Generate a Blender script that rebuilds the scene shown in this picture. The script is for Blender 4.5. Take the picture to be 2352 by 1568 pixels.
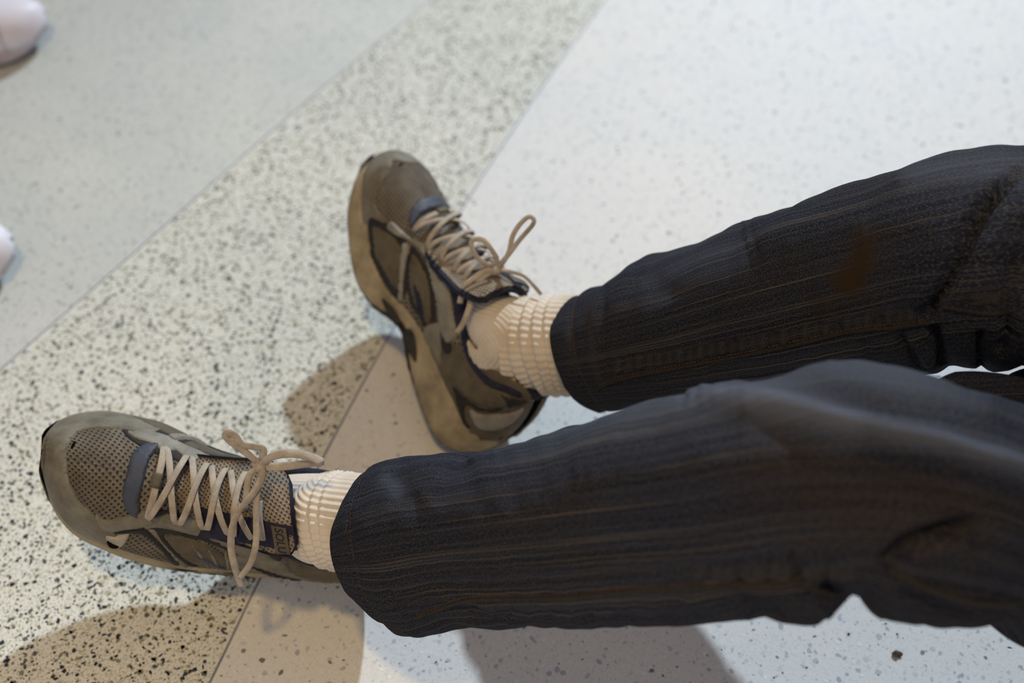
import bpy, bmesh, math, random
import numpy as np
from mathutils import Vector, Matrix
from mathutils.bvhtree import BVHTree
from mathutils.geometry import delaunay_2d_cdt
random.seed(4); RNG=np.random.default_rng(7)
for o in list(bpy.data.objects): bpy.data.objects.remove(o)
SC=bpy.context.scene; COL=SC.collection
# ------------------------------------------------------------------ camera, world, lights
FPX=2400.0; TH=math.radians(50); CH=0.86
cam=bpy.data.cameras.new('camera'); camo=bpy.data.objects.new('camera',cam); COL.objects.link(camo)
camo.location=(0,0,CH); camo.rotation_euler=(math.radians(90)-TH,0,0)
cam.sensor_width=36; cam.lens=36*FPX/2352; cam.clip_start=.02
cam.dof.use_dof=True; cam.dof.focus_distance=.80; cam.dof.aperture_fstop=2.8
SC.camera=camo
W=bpy.data.worlds.new('world'); SC.world=W; W.use_nodes=True
W.node_tree.nodes['Background'].inputs[0].default_value=(.32,.305,.345,1)
W.node_tree.nodes['Background'].inputs[1].default_value=.85
def light(name,kind,loc,tgt,col,power,size=.1,cone=None,blend=.5):
    l=bpy.data.lights.new(name,kind); l.color=col; l.energy=power
    if kind=='SPOT':
        l.shadow_soft_size=size; l.spot_size=math.radians(cone); l.spot_blend=blend
    else: l.shape='DISK'; l.size=size
    o=bpy.data.objects.new(name,l); COL.objects.link(o); o.location=loc
    o.rotation_euler=(Vector(tgt)-Vector(loc)).to_track_quat('-Z','Y').to_euler(); return o
KT=Vector((.05,.75,0)); KD=Vector((.45,1.22,1.0))
light('key_spot_lamp','SPOT',KT+KD*5.0,KT+Vector((.20,.15,0)),(.76,.89,1.0),2650,.11,23,.9)
light('warm_ceiling_lamp','AREA',(-.15,.10,2.3),(.05,.45,0),(1.0,.66,.24),15,.16)
light('warm_side_fill','AREA',(-.9,-1.3,1.1),(-.1,.6,0),(1.0,.80,.55),7,.8)  # added soft fill from the camera side, no lamp of the place
SC.view_settings.view_transform='Standard'; SC.view_settings.look='None'
SC.view_settings.gamma=1; SC.view_settings.exposure=0.0; SC.view_settings.use_curve_mapping=False
# ------------------------------------------------------------------ helpers
ABS={}
def put(o,parent,c):
    COL.objects.link(o); b=np.zeros(3)
    if parent is not None: o.parent=parent; b=ABS[parent.name]
    o.location=[float(a) for a in (np.asarray(c)-b)]; ABS[o.name]=np.array(c,float); return o
def empty(name,loc,parent=None):
    o=bpy.data.objects.new(name,None); o.empty_display_size=.05; return put(o,parent,loc)
def mesh(name,V,Fc,mats,parent=None,uv=None,smooth=True,mi=None,corner=None):
    V=np.asarray(V,float); c=(V.min(0)+V.max(0))/2; c[2]=V[:,2].min()
    me=bpy.data.meshes.new(name); me.from_pydata((V-c).tolist(),[],[tuple(int(i) for i in f) for f in Fc]); 
    for m in (mats if isinstance(mats,(list,tuple)) else [mats]): me.materials.append(m)
    if smooth: me.polygons.foreach_set('use_smooth',[True]*len(me.polygons))
    if mi is not None: me.polygons.foreach_set('material_index',np.asarray(mi,dtype=np.int32))
    if uv is not None:
        l=me.uv_layers.new(name='UVMap'); vi=np.zeros(len(me.loops),dtype=np.int32); me.loops.foreach_get('vertex_index',vi)
        l.data.foreach_set('uv',np.asarray(uv,float)[vi].astype(np.float32).ravel())
    me.update(); o=bpy.data.objects.new(name,me); return put(o,parent,c)
def tag(o,label=None,cat=None,group=None,kind=None):
    if label:o['label']=label
    if cat:o['category']=cat
    if group:o['group']=group
    if kind:o['kind']=kind
    return o
def gridf(n,m,wrap=False):
    f=[]
    for i in range(n-1):
        for j in range(m if wrap else m-1):
            k=(j+1)%m; f.append((i*m+j,i*m+k,(i+1)*m+k,(i+1)*m+j))
    return f
def cr(pts,n=8,closed=False):
    """Catmull-Rom through points, n samples per span."""
    P=np.asarray(pts,float); N=len(P); out=[]
    rng=range(N) if closed else range(N-1)
    for i in rng:
        if closed: a,b,c,d=P[(i-1)%N],P[i],P[(i+1)%N],P[(i+2)%N]
        else: a,b,c,d=P[max(i-1,0)],P[i],P[i+1],P[min(i+2,N-1)]
        for k in range(n):
            t=k/n; out.append(.5*((2*b)+(-a+c)*t+(2*a-5*b+4*c-d)*t*t+(-a+3*b-3*c+d)*t**3))
    if not closed: out.append(P[-1])
    return np.array(out)
def unit(v): v=np.asarray(v,float); return v/(np.linalg.norm(v,axis=-1,keepdims=True)+1e-12)
def tube(P,r,m=8,cap=True):
    P=np.asarray(P,float); n=len(P); T=unit(np.gradient(P,axis=0)); r=np.broadcast_to(r,(n,))
    N=[unit(np.cross(T[0],[.3,.2,.9]))]
    for i in range(1,n): v=N[-1]-T[i]*np.dot(N[-1],T[i]); N.append(unit(v))
    N=np.array(N); B=np.cross(T,N); a=np.arange(m)/m*2*math.pi
    V=(P[:,None]+r[:,None,None]*(N[:,None]*np.cos(a)[None,:,None]+B[:,None]*np.sin(a)[None,:,None])).reshape(-1,3)
    F=gridf(n,m,True)
    if cap: F+= [tuple(range(m))[::-1],tuple(range((n-1)*m,n*m))]
    return V,F
def ribbon(P,Nn,w,th,m=8):
    """flat woven lace: rounded flat section, wide across, thin along Nn"""
    P=np.asarray(P,float); n=len(P); T=unit(np.gradient(P,axis=0)); Nn=np.asarray(Nn,float)
    Nn=unit(Nn-T*(Nn*T).sum(-1,keepdims=True)); B=np.cross(T,Nn); a=np.arange(m)/m*2*math.pi
    w=np.broadcast_to(w,(n,))
    V=(P[:,None]+B[:,None]*(w[:,None]/2*np.sign(np.cos(a))*np.abs(np.cos(a))**.7)[...,None]+Nn[:,None]*(th/2*np.sign(np.sin(a))*np.abs(np.sin(a))**.8)[None,:,None]).reshape(-1,3)
    s=np.concatenate([[0],np.cumsum(np.linalg.norm(np.diff(P,axis=0),axis=1))])
    uv=np.stack([np.repeat(s,m),np.tile(np.cos(a)*.003,n)],-1)
    return V,gridf(n,m,True)+[tuple(range(m))[::-1],tuple(range((n-1)*m,n*m))],uv
# ------------------------------------------------------------------ materials
def mat(name,base,rough=.8,spec=.3,sheen=0):
    m=bpy.data.materials.new(name); m.use_nodes=True; b=m.node_tree.nodes['Principled BSDF']
    b.inputs['Base Color'].default_value=(*base,1); b.inputs['Roughness'].default_value=rough
    b.inputs['Specular IOR Level'].default_value=spec; b.inputs['Sheen Weight'].default_value=sheen
    return m
class NT:
    def __init__(s,m): s.t=m.node_tree; s.b=s.t.nodes['Principled BSDF']
    def n(s,typ,**k):
        o=s.t.nodes.new(typ)
        for a,v in k.items():
            if a.startswith('i_'): o.inputs[int(a[2:])].default_value=v
            else: setattr(o,a,v)
        return o
    def l(s,a,b,ao=0,bi=0): s.t.links.new(a.outputs[ao],b.inputs[bi]); return b
    def co(s,scale=(1,1,1),kind='Object',rot=(0,0,0)):
        c=s.n('ShaderNodeTexCoord'); m=s.n('ShaderNodeMapping'); m.inputs['Scale'].default_value=scale; m.inputs['Rotation'].default_value=rot
        s.t.links.new(c.outputs[kind],m.inputs[0]); return m
    def noise(s,co,scale,detail=3,rough=.55):
        o=s.n('ShaderNodeTexNoise'); o.inputs['Scale'].default_value=scale; o.inputs['Detail'].default_value=detail; o.inputs['Roughness'].default_value=rough
        s.l(co,o); return o
    def ramp(s,src,stops,out=0):
        r=s.n('ShaderNodeValToRGB'); e=r.color_ramp.elements
        while len(e)<len(stops): e.new(.5)
        for x,(p,c) in zip(e,stops): x.position=p; x.color=(*c,1) if len(c)==3 else c
        s.t.links.new(src.outputs[out],r.inputs[0]); return r
    def mix(s,f,a,b,blend='MIX',fac=None):
        o=s.n('ShaderNodeMix',data_type='RGBA',blend_type=blend)
        if f is not None: s.t.links.new(f.outputs[0],o.inputs[0])
        else: o.inputs[0].default_value=fac
        for src,i in ((a,6),(b,7)):
            if isinstance(src,tuple): o.inputs[i].default_value=(*src,1)
            else: s.t.links.new(src.outputs[2] if src.bl_idname=='ShaderNodeMix' else src.outputs[0],o.inputs[i])
        return o
    def out(s,c): s.t.links.new(c.outputs[2] if c.bl_idname=='ShaderNodeMix' else c.outputs[0],s.b.inputs['Base Color'])
    def math(s,op,a,b=None):
        o=s.n('ShaderNodeMath',operation=op)
        for i,v in enumerate((a,b)):
            if v is None: continue
            if isinstance(v,(int,float)): o.inputs[i].default_value=v
            elif isinstance(v,tuple): s.t.links.new(v[0].outputs[v[1]],o.inputs[i])
            else: s.t.links.new(v.outputs[0],o.inputs[i])
        return o
    def bump(s,h,dist,strength=1):
        o=s.n('ShaderNodeBump'); o.inputs['Distance'].default_value=dist; o.inputs['Strength'].default_value=strength
        s.t.links.new(h.outputs[0],o.inputs['Height']); s.t.links.new(o.outputs[0],s.b.inputs['Normal']); return o
G3=lambda v:(v,v,v)
def m_dirty(name,c1,c2,rough=.75,scale=60,bump=.0006,spec=.3):
    m=mat(name,c1,rough,spec); t=NT(m); co=t.co()
    n1=t.noise(co,scale,5,.65); n2=t.noise(co,scale*9,3)
    t.out(t.mix(t.ramp(n1,[(.35,G3(0)),(.68,G3(1))]),c1,c2)); t.bump(n2,bump,.5); return m
def m_weave(name,dark,light_,pitch,rough=.9,blue=0):
    """coarse open mesh fabric, cells laid in UV metres"""
    m=mat(name,dark,rough,.2); t=NT(m); co=t.co((1/pitch,1/pitch*.9,1),'UV',(0,0,.5))
    sx=t.n('ShaderNodeSeparateXYZ'); t.l(co,sx)
    def wave(k,s2):
        a=t.math('MULTIPLY',(sx,0),2*math.pi*k); b=t.math('MULTIPLY',(sx,1),2*math.pi*s2); return t.math('SINE',t.math('ADD',a,b))
    w=t.math('MULTIPLY',wave(.5,.5),wave(.5,-.5)); w=t.math('ADD',t.math('MULTIPLY',w,.5),.5)
    n=t.noise(t.co(),50,4); n2=t.noise(t.co(),900,2)
    lt=t.mix(t.ramp(n,[(.35,G3(0)),(.65,G3(1))]),light_,tuple(c*.62 for c in light_))
    t.out(t.mix(t.ramp(w,[(.20,G3(0)),(.46,G3(1))]),dark,lt)); t.bump(w,.0007,.8); return m
def m_denim(name):
    m=mat(name,(.03,.035,.05),.95,.08,.0); t=NT(m)
    u=t.co((1,1,1),'UV')
    st=t.noise(t.co((2.6,760,1),'UV'),1,4,.6)            # slub streaks along the leg
    st2=t.noise(t.co((3.5,260,1),'UV'),1,3,.5)
    br=t.noise(t.co((5,7,1),'UV'),1,4,.6)
    sp=t.noise(t.co((950,750,1),'UV',(0,0,.5)),1,2,.5)
    tw=t.n('ShaderNodeTexWave',wave_type='BANDS'); tw.inputs['Scale'].default_value=1; tw.inputs['Distortion'].default_value=1.5
    t.l(t.co((260,260,1),'UV',(0,0,math.radians(35))),tw)
    base=t.mix(t.ramp(st2,[(.38,G3(0)),(.66,G3(1))]),(.009,.012,.023),(.026,.033,.056))
    base=t.mix(t.ramp(br,[(.45,G3(0)),(.75,G3(.8))]),base,(.020,.019,.018))
    base=t.mix(t.ramp(st,[(.57,G3(0)),(.66,G3(.85))]),base,(.125,.105,.078))
    wf=t.math('MULTIPLY',t.ramp(sp,[(.52,G3(0)),(.62,G3(1))]),.6)
    base=t.mix(wf,base,(.10,.095,.085))
    wf2=t.math('MULTIPLY',t.ramp(tw,[(.5,G3(0)),(.9,G3(1))]),.35)
    base=t.mix(wf2,base,(.004,.005,.008))
    # brown rub stain per vertex; 'worn' paints light on tops and crease ridges
    at=t.n('ShaderNodeAttribute',attribute_name='stain'); base=t.mix(t.math('MULTIPLY',(at,2),t.ramp(t.noise(t.co((30,30,1),'UV'),1,3),[(.35,G3(.35)),(.6,G3(1))])),base,(.036,.023,.011))
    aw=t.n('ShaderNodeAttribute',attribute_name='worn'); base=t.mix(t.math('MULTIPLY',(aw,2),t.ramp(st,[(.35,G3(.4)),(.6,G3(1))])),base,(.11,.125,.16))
    ab=t.n('ShaderNodeAttribute',attribute_name='abrasion'); base=t.mix(t.math('MULTIPLY',(ab,2),.9),base,(.060,.054,.046))
    t.out(base)
    h=t.math('ADD',t.math('MULTIPLY',tw,.6),t.math('MULTIPLY',st,1.2)); t.bump(h,.0007,.8); return m
M={}
M['denim']=m_denim('denim_cloth')
M['thread']=m_dirty('ochre_thread',(.12,.055,.02),(.05,.032,.018),.8,200)
M['seamcloth']=m_dirty('denim_seam',(.035,.028,.018),(.012,.013,.018),.9,400)
M['sock']=mat('sock_knit',(.60,.53,.44),.95,.1,.3)
_t=NT(M['sock']); _n=_t.noise(_t.co(),22,4); _t.out(_t.mix(_t.ramp(_n,[(.4,G3(0)),(.7,G3(1))]),(.66,.60,.52),(.52,.43,.31))); _t.bump(_t.noise(_t.co(),1200,2),.0006,.6)
M['mesh']=m_weave('shoe_mesh',(.035,.029,.022),(.18,.153,.118),.0036)
M['mesh_fine']=m_weave('shoe_mesh_fine',(.04,.029,.018),(.12,.088,.055),.0019)
M['mesh_tongue']=m_weave('tongue_mesh',(.07,.055,.04),(.30,.25,.19),.0030)
M['leather']=m_dirty('dirty_grey_leather',(.205,.19,.148),(.11,.097,.068),.6,45)
M['leather_pale']=m_dirty('pale_grey_leather',(.27,.26,.22),(.15,.135,.105),.55,40)
M['leather_brown']=m_dirty('brown_leather',(.118,.098,.064),(.070,.056,.036),.65,50)
M['dark']=m_dirty('charcoal_trim',(.012,.013,.016),(.026,.023,.020),.7,70)
M['navy']=m_dirty('navy_lining',(.010,.012,.035),(.025,.025,.04),.85,90)
M['blue']=m_dirty('blue_grey_trim',(.045,.06,.10),(.05,.05,.05),.55,30)
M['midsole']=m_dirty('dirty_tan_midsole',(.40,.335,.215),(.19,.152,.095),.7,35,.0008)
M['outsole']=m_dirty('dark_rubber',(.018,.018,.016),(.05,.042,.03),.75,80)
M['lace']=m_dirty('lace_cotton',(.46,.41,.34),(.27,.225,.175),.9,60)
M['white']=m_dirty('white_leather',(.80,.78,.86),(.70,.69,.77),.45,20)
M['white_sole']=m_dirty('white_rubber',(.62,.58,.66),(.42,.38,.42),.5,30)
M['grey_seam']=mat('grey_stitch',(.28,.27,.32),.8)
M['black_hole']=mat('worn_hole',(.004,.004,.004),.9,.05)
M['skin']=mat('skin',(.45,.28,.2),.6)
M['metal']=m_dirty('zinc_divider',(.15,.165,.22),(.24,.26,.31),.55,12,.0001,.4)
# ------------------------------------------------------------------ floor
def m_terrazzo(name,c,c2,speck,amt):
    m=mat(name,c,.6,.3); t=NT(m); co=t.co()
    a=t.noise(co,3.2,3); f=t.noise(co,520,2,.6); v=t.n('ShaderNodeTexVoronoi',feature='F1'); v.inputs['Scale'].default_value=330; t.l(co,v)
    b=t.mix(t.ramp(a,[(.4,G3(0)),(.6,G3(1))]),c,c2)
    b=t.mix(t.math('MULTIPLY',t.ramp(f,[(.56,G3(0)),(.62,G3(1))]),amt),b,speck)
    b=t.mix(t.math('MULTIPLY',t.math('LESS_THAN',(v,0),.28),amt*.8),b,speck)
    t.out(b); return m
def m_chip(name,c,v=.35):
    m=mat(name,c,.7,.25); t=NT(m); g=t.n('ShaderNodeNewGeometry'); h=t.n('ShaderNodeMath',operation='MULTIPLY'); t.t.links.new(g.outputs['Random Per Island'],h.inputs[0]); h.inputs[1].default_value=1
    t.out(t.mix(h,c,tuple(min(1,x*(1+v)+.04*v) for x in c))); return m
line1=np.array([(-.76,.30),(-.538,.682),(-.414,.895),(-.3475,1.012),(-.26,1.16),(-.12,1.381),(.10,1.73)])
line2=np.array([(-.345,.05),(-.255,.346),(-.228,.440),(-.18,.590),(-.143,.700),(-.123,.755),(-.054,.945),(.040,1.169),(.138,1.381),(.30,1.73)])
def ext(P):
    a=P[0]+(P[0]-P[1])/np.linalg.norm(P[0]-P[1])*3.5; b=P[-1]+(P[-1]-P[-2])/np.linalg.norm(P[-1]-P[-2])*3.5
    return np.vstack([a,P,b])
C1=ext(cr(line1,6)); C2=ext(cr(line2,6))
def xat(C,y): return np.interp(y,C[:,1],C[:,0])
fl=mesh('floor',[(-5,-4,-.03),(5,-4,-.03),(5,6,-.03),(-5,6,-.03),(-5,-4,-.012),(5,-4,-.012),(5,6,-.012),(-5,6,-.012)],[(3,2,1,0),(4,5,6,7),(0,1,5,4),(1,2,6,5),(2,3,7,6),(3,0,4,7)],m_dirty('mortar_bed',(.3,.3,.28),(.2,.2,.19)),smooth=False)
tag(fl,'pale terrazzo floor laid in panels with metal divider strips',kind='structure')
def panel(name,label,xa,xb,ma):
    ys=np.unique(np.concatenate([np.linspace(-2.5,4.4,80),C1[1:-1,1],C2[1:-1,1]])); 
    V=[];n=len(ys)
    A=xa(ys);B=xb(ys)
    for z in (0,-.012):
        for y,a,b in zip(ys,A,B): V+=[(a,y,z),(b,y,z)]
    F=[]
    for i in range(n-1):
        k=2*i; F+=[(k,k+1,k+3,k+2),(2*n+k+2,2*n+k+3,2*n+k+1,2*n+k),(k,k+2,2*n+k+2,2*n+k),(k+1,2*n+k+1,2*n+k+3,k+3)]
    F+=[(0,2*n,2*n+1,1),(2*n-2,2*n-1,4*n-1,4*n-2)]
    o=mesh(name,V,F,ma,fl,smooth=False); o['label']=label; return o
h=.0011
T_l=m_terrazzo('terrazzo_left',(.61,.62,.57),(.55,.57,.54),(.36,.39,.40),.30)
T_m=m_terrazzo('terrazzo_dark_mix',(.72,.725,.655),(.67,.685,.63),(.33,.33,.27),.65)
T_r=m_terrazzo('terrazzo_right',(.71,.70,.67),(.67,.68,.67),(.42,.45,.48),.30)
pl=panel('terrazzo_panel','light grey terrazzo panel on the far left',lambda y:np.full_like(y,-4.9),lambda y:xat(C1,y)-h,T_l)
pm=panel('terrazzo_panel','speckled terrazzo band with black and olive stone chips',lambda y:xat(C1,y)+h,lambda y:xat(C2,y)-h,T_m)
pr=panel('terrazzo_panel','cream white terrazzo panel on the right',lambda y:xat(C2,y)+h,lambda y:np.full_like(y,4.9),T_r)
for C in (C1,C2):
    n=len(C); V=[]
    for z in (.0003,-.01):
        for x,y in C: V+=[(x-h,y,z),(x+h,y,z)]
    F=[]
    for i in range(n-1):
        k=2*i; F+=[(k,k+1,k+3,k+2),(k,k+2,2*n+k+2,2*n+k),(k+1,2*n+k+1,2*n+k+3,k+3)]
    o=mesh('divider_strip',V,F,M['metal'],fl,smooth=False); o['label']='thin grey metal divider strip between terrazzo panels'
def chips(parent,inside,x0,x1,y0,y1,pitch,rmin,rmax,mats,probs,fill):
    xs=np.arange(x0,x1,pitch); ys=np.arange(y0,y1,pitch); X,Y=np.meshgrid(xs,ys); X=X.ravel();Y=Y.ravel()
    X=X+RNG.uniform(-.48,.48,X.size)*pitch; Y=Y+RNG.uniform(-.48,.48,X.size)*pitch
    k=inside(X,Y)&(RNG.random(X.size)<fill); X=X[k];Y=Y[k]; N=X.size
    r=rmin+(rmax-rmin)*RNG.random(N)**2.2; a0=RNG.random(N)*6.28; el=RNG.uniform(.38,1.0,N); K=6
    ang=(np.arange(K)[None]+RNG.uniform(-.38,.38,(N,K)))/K*2*math.pi
    rr=r[:,None]*RNG.uniform(.62,1.15,(N,K)); px_=rr*np.cos(ang); py_=rr*np.sin(ang)*el[:,None]
    ca,sa=np.cos(a0)[:,None],np.sin(a0)[:,None]
    V=np.zeros((N,K,3)); V[...,0]=X[:,None]+px_*ca-py_*sa; V[...,1]=Y[:,None]+px_*sa+py_*ca; V[...,2]=.00012
    b=ABS[parent.name]; me=bpy.data.meshes.new('stone_chips'); me.vertices.add(N*K); me.vertices.foreach_set('co',(V-b).astype(np.float32).ravel())
    me.loops.add(N*K); me.loops.foreach_set('vertex_index',np.arange(N*K,dtype=np.int32)); me.polygons.add(N)
    me.polygons.foreach_set('loop_start',np.arange(0,N*K,K,dtype=np.int32)); me.polygons.foreach_set('loop_total',np.full(N,K,dtype=np.int32))
    for m in mats: me.materials.append(m)
    me.polygons.foreach_set('material_index',RNG.choice(len(mats),N,p=probs).astype(np.int32)); me.update(calc_edges=True)
    o=bpy.data.objects.new('stone_chips',me); COL.objects.link(o); o.parent=parent; o['kind']='stuff'; ABS[o.name]=b; return o
g=.004
ch_dark=[m_chip('chip_black',(.020,.027,.034)),m_chip('chip_slate',(.07,.085,.09)),m_chip('chip_olive',(.20,.20,.13)),m_chip('chip_sand',(.42,.40,.31))]
ch_r=[m_chip('chip_blue_grey',(.37,.40,.44)),m_chip('chip_pale_grey',(.55,.57,.58)),m_chip('chip_grey_dark',(.15,.16,.18))]
ch_l=[m_chip('chip_left_grey',(.26,.29,.29)),m_chip('chip_left_pale',(.38,.40,.39)),ch_r[2]]
chips(pm,lambda x,y:(x>xat(C1,y)+g)&(x<xat(C2,y)-g),-1.1,.5,.05,1.75,.0037,.0007,.0032,ch_dark,[.32,.16,.34,.18],.88)
chips(pr,lambda x,y:(x>xat(C2,y)+g),-.35,1.3,.05,1.75,.0060,.0008,.0034,ch_r,[.34,.62,.04],.85)
chips(pl,lambda x,y:(x<xat(C1,y)-g),-1.3,.15,.4,1.75,.0056,.0010,.0030,ch_l,[.42,.54,.04],.85)
# ------------------------------------------------------------------ the running shoe
ST,CT=math.sin(TH),math.cos(TH)
def ray(u,v):
    a=(u-1176)/FPX; b=(v-784)/FPX
    return np.array([a, CT-b*ST, -ST-b*CT])
def px(u,v,z):            # world point seen at (u,v) at height z
    r=ray(u,v); D=(z-CH)/r[2]; return np.array([0,0,CH])+r*D
def proj(p):
    p=np.asarray(p,float); q=p-np.array([0,0,CH])
    D=q[...,1]*CT-q[...,2]*ST
    return np.stack([1176+FPX*q[...,0]/D, 784-FPX*(q[...,1]*ST+q[...,2]*CT)/D],-1)
L=0.30
def itp(x,xs,ys):
    """smooth monotone interpolation"""
    xs=np.asarray(xs,float); ys=np.asarray(ys,float)
    x=np.clip(x,xs[0],xs[-1])
    h=np.diff(xs); d=np.diff(ys)/h
    m=np.zeros_like(ys); m[0]=d[0]; m[-1]=d[-1]
    for i in range(1,len(xs)-1):
        m[i]=0 if d[i-1]*d[i]<=0 else 2*d[i-1]*d[i]/(d[i-1]+d[i])
    i=np.clip(np.searchsorted(xs,x)-1,0,len(h)-1)
    t=(x-xs[i])/h[i]
    return ((2*t**3-3*t**2+1)*ys[i]+(t**3-2*t**2+t)*h[i]*m[i]+(-2*t**3+3*t**2)*ys[i+1]+(t**3-t**2)*h[i]*m[i+1])
XS=[0,.03,.06,.10,.14,.18,.21,.24,.27,.30]
def wid(x,side):   # half width at feather line; side +1 lateral, -1 medial
    wl=itp(x,XS,[.034,.037,.0385,.0385,.041,.0455,.049,.050,.047,.040])
    wm=itp(x,XS,[.034,.037,.038,.035,.034,.040,.0455,.0465,.043,.038])
    w=np.where(side>0,wl,wm)
    a=np.clip(1-x/.038,0,1); b=np.clip((x-(L-.075))/.075,0,1)
    return w*np.sqrt(np.maximum(1-a**2.3,0))*np.sqrt(np.maximum(1-b**2.9,0))
def cy(x): return -itp(x,[0,.10,.2,.3],[0,-.001,.003,.013])    # centreline curves to medial (-y)
def z_bot(x,arch=1): return itp(x,[0,.02,.05,.09,.13,.165,.20,.24,.27,.30],[.012,.002,0,0,.013*arch,.003,0,.003,.012,.028])
def z_fea(x): return itp(x,[0,.04,.09,.13,.18,.23,.27,.30],[.040,.037,.036,.034,.029,.027,.031,.041])
def z_crn(x): return itp(x,[0,.08,.11,.14,.17,.20,.225,.25,.27,.288,.30],[.13,.132,.130,.118,.105,.094,.084,.078,.072,.063,.050])
def z_col(x): return itp(x,[0,.015,.04,.065,.09,.11,.128,.14],[.104,.096,.080,.076,.084,.098,.119,.135])
def tcut(x):
    h=(z_col(x)-z_fea(x))/(z_crn(x)-z_fea(x))
    h=np.clip(h,0,1)
    c=np.arccos(np.clip(h,0,1)**(1/.86))/(math.pi/2)
    return np.where(x<.135,c,0.0)
def S(x,t,off=0.0):
    """upper surface (left foot: +t lateral=+y)."""
    x=np.asarray(x,float); t=np.asarray(t,float)
    def f(x,t):
        s=np.where(t>=0,1,-1); ph=np.abs(t)*math.pi/2
        W=wid(x,s)
        p=itp(x,[0,.1,.15,.2,.24,.3],[.95,1.0,1.0,.95,.88,.88]); q=.86
        lean=1
        y=cy(x)+s*W*np.sin(ph)**p + s*.0035*np.sin(2*ph)*np.clip((.16-x)/.1,0,1)
        z=z_fea(x)-.006+(z_crn(x)-z_fea(x)+.006)*np.cos(ph).clip(0)**q
        # back of the heel bulges and toe rounds backwards with height
        hz=(z-z_fea(x))
        xx=x+np.clip(1-x/.04,0,1)*(-.004*np.sin(np.clip(hz/.07,0,1)*math.pi))
        return np.stack([xx,y,z],-1)
    p=f(x,t)
    if np.isscalar(off) and off==0: return p
    e=1e-3
    x1=np.clip(x+e,1e-4,L-1e-4); x0=np.clip(x-e,1e-4,L-1e-4)
    t1=np.clip(t+.01,-.999,.999); t0=np.clip(t-.01,-.999,.999)
    n=np.cross(f(x1,t)-f(x0,t), f(x,t1)-f(x,t0))
    n/= (np.linalg.norm(n,axis=-1,keepdims=True)+1e-12)
    return p+n*np.asarray(off)[...,None]
def rot(r):
    a=np.linalg.norm(r)
    if a<1e-9: return np.eye(3)
    k=r/a; K=np.array([[0,-k[2],k[1]],[k[2],0,-k[0]],[-k[1],k[0],0]])
    return np.eye(3)+math.sin(a)*K+(1-math.cos(a))*K@K

RB=lambda X,C,W_: None
class Pose:
    def __init__(s,p,mir):
        s.R=rot(np.array(p[:3])); s.t=np.array(p[3:6]); s.s=np.array(p[6:9]); s.m=-1.0 if mir else 1.0; s.rbf=None
    def __call__(s,P):
        P=np.asarray(P,float)*np.array([1,s.m,1])*s.s
        Q=P@s.R.T+s.t
        if s.rbf is not None:
            C,Wt,sg=s.rbf; sh=Q.shape; q=Q.reshape(-1,3); out=np.zeros_like(q)
            for i in range(0,len(q),20000):
                d2=((q[i:i+20000,None]-C[None])**2).sum(-1); k=np.exp(-d2/(2*sg*sg)); out[i:i+20000]=k@Wt
            out*=np.clip(q[:,2:3]/.03,0,1); Q=(q+out).reshape(sh)
        return Q
    def fit(s,lm,sg=.06):
        """wear and creasing of this shoe: pull the surface points sideways to where they sit"""
        P=np.array([l[0] for l in lm],float); Q=s(P); D=[]
        for q,l in zip(Q,lm):
            u,v=l[1]; r=ray(u,v); dep=(q[1]*CT-(q[2]-CH)*ST); D.append(np.array([0,0,CH])+r*dep-q)
        D=np.array(D); K=np.exp(-((Q[:,None]-Q[None])**2).sum(-1)/(2*sg*sg)); Wt=np.linalg.solve(K+np.eye(len(Q))*.08,D)
        s.rbf=(Q,Wt,sg)
    def pt(s,x,t,off=0.0):
        x=np.asarray(x,float)
        return s(S(x,np.asarray(t,float),np.broadcast_to(np.asarray(off,float),x.shape)))
def _faces_flip(F,mir): return [tuple(reversed(f)) for f in F] if mir else F
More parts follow.
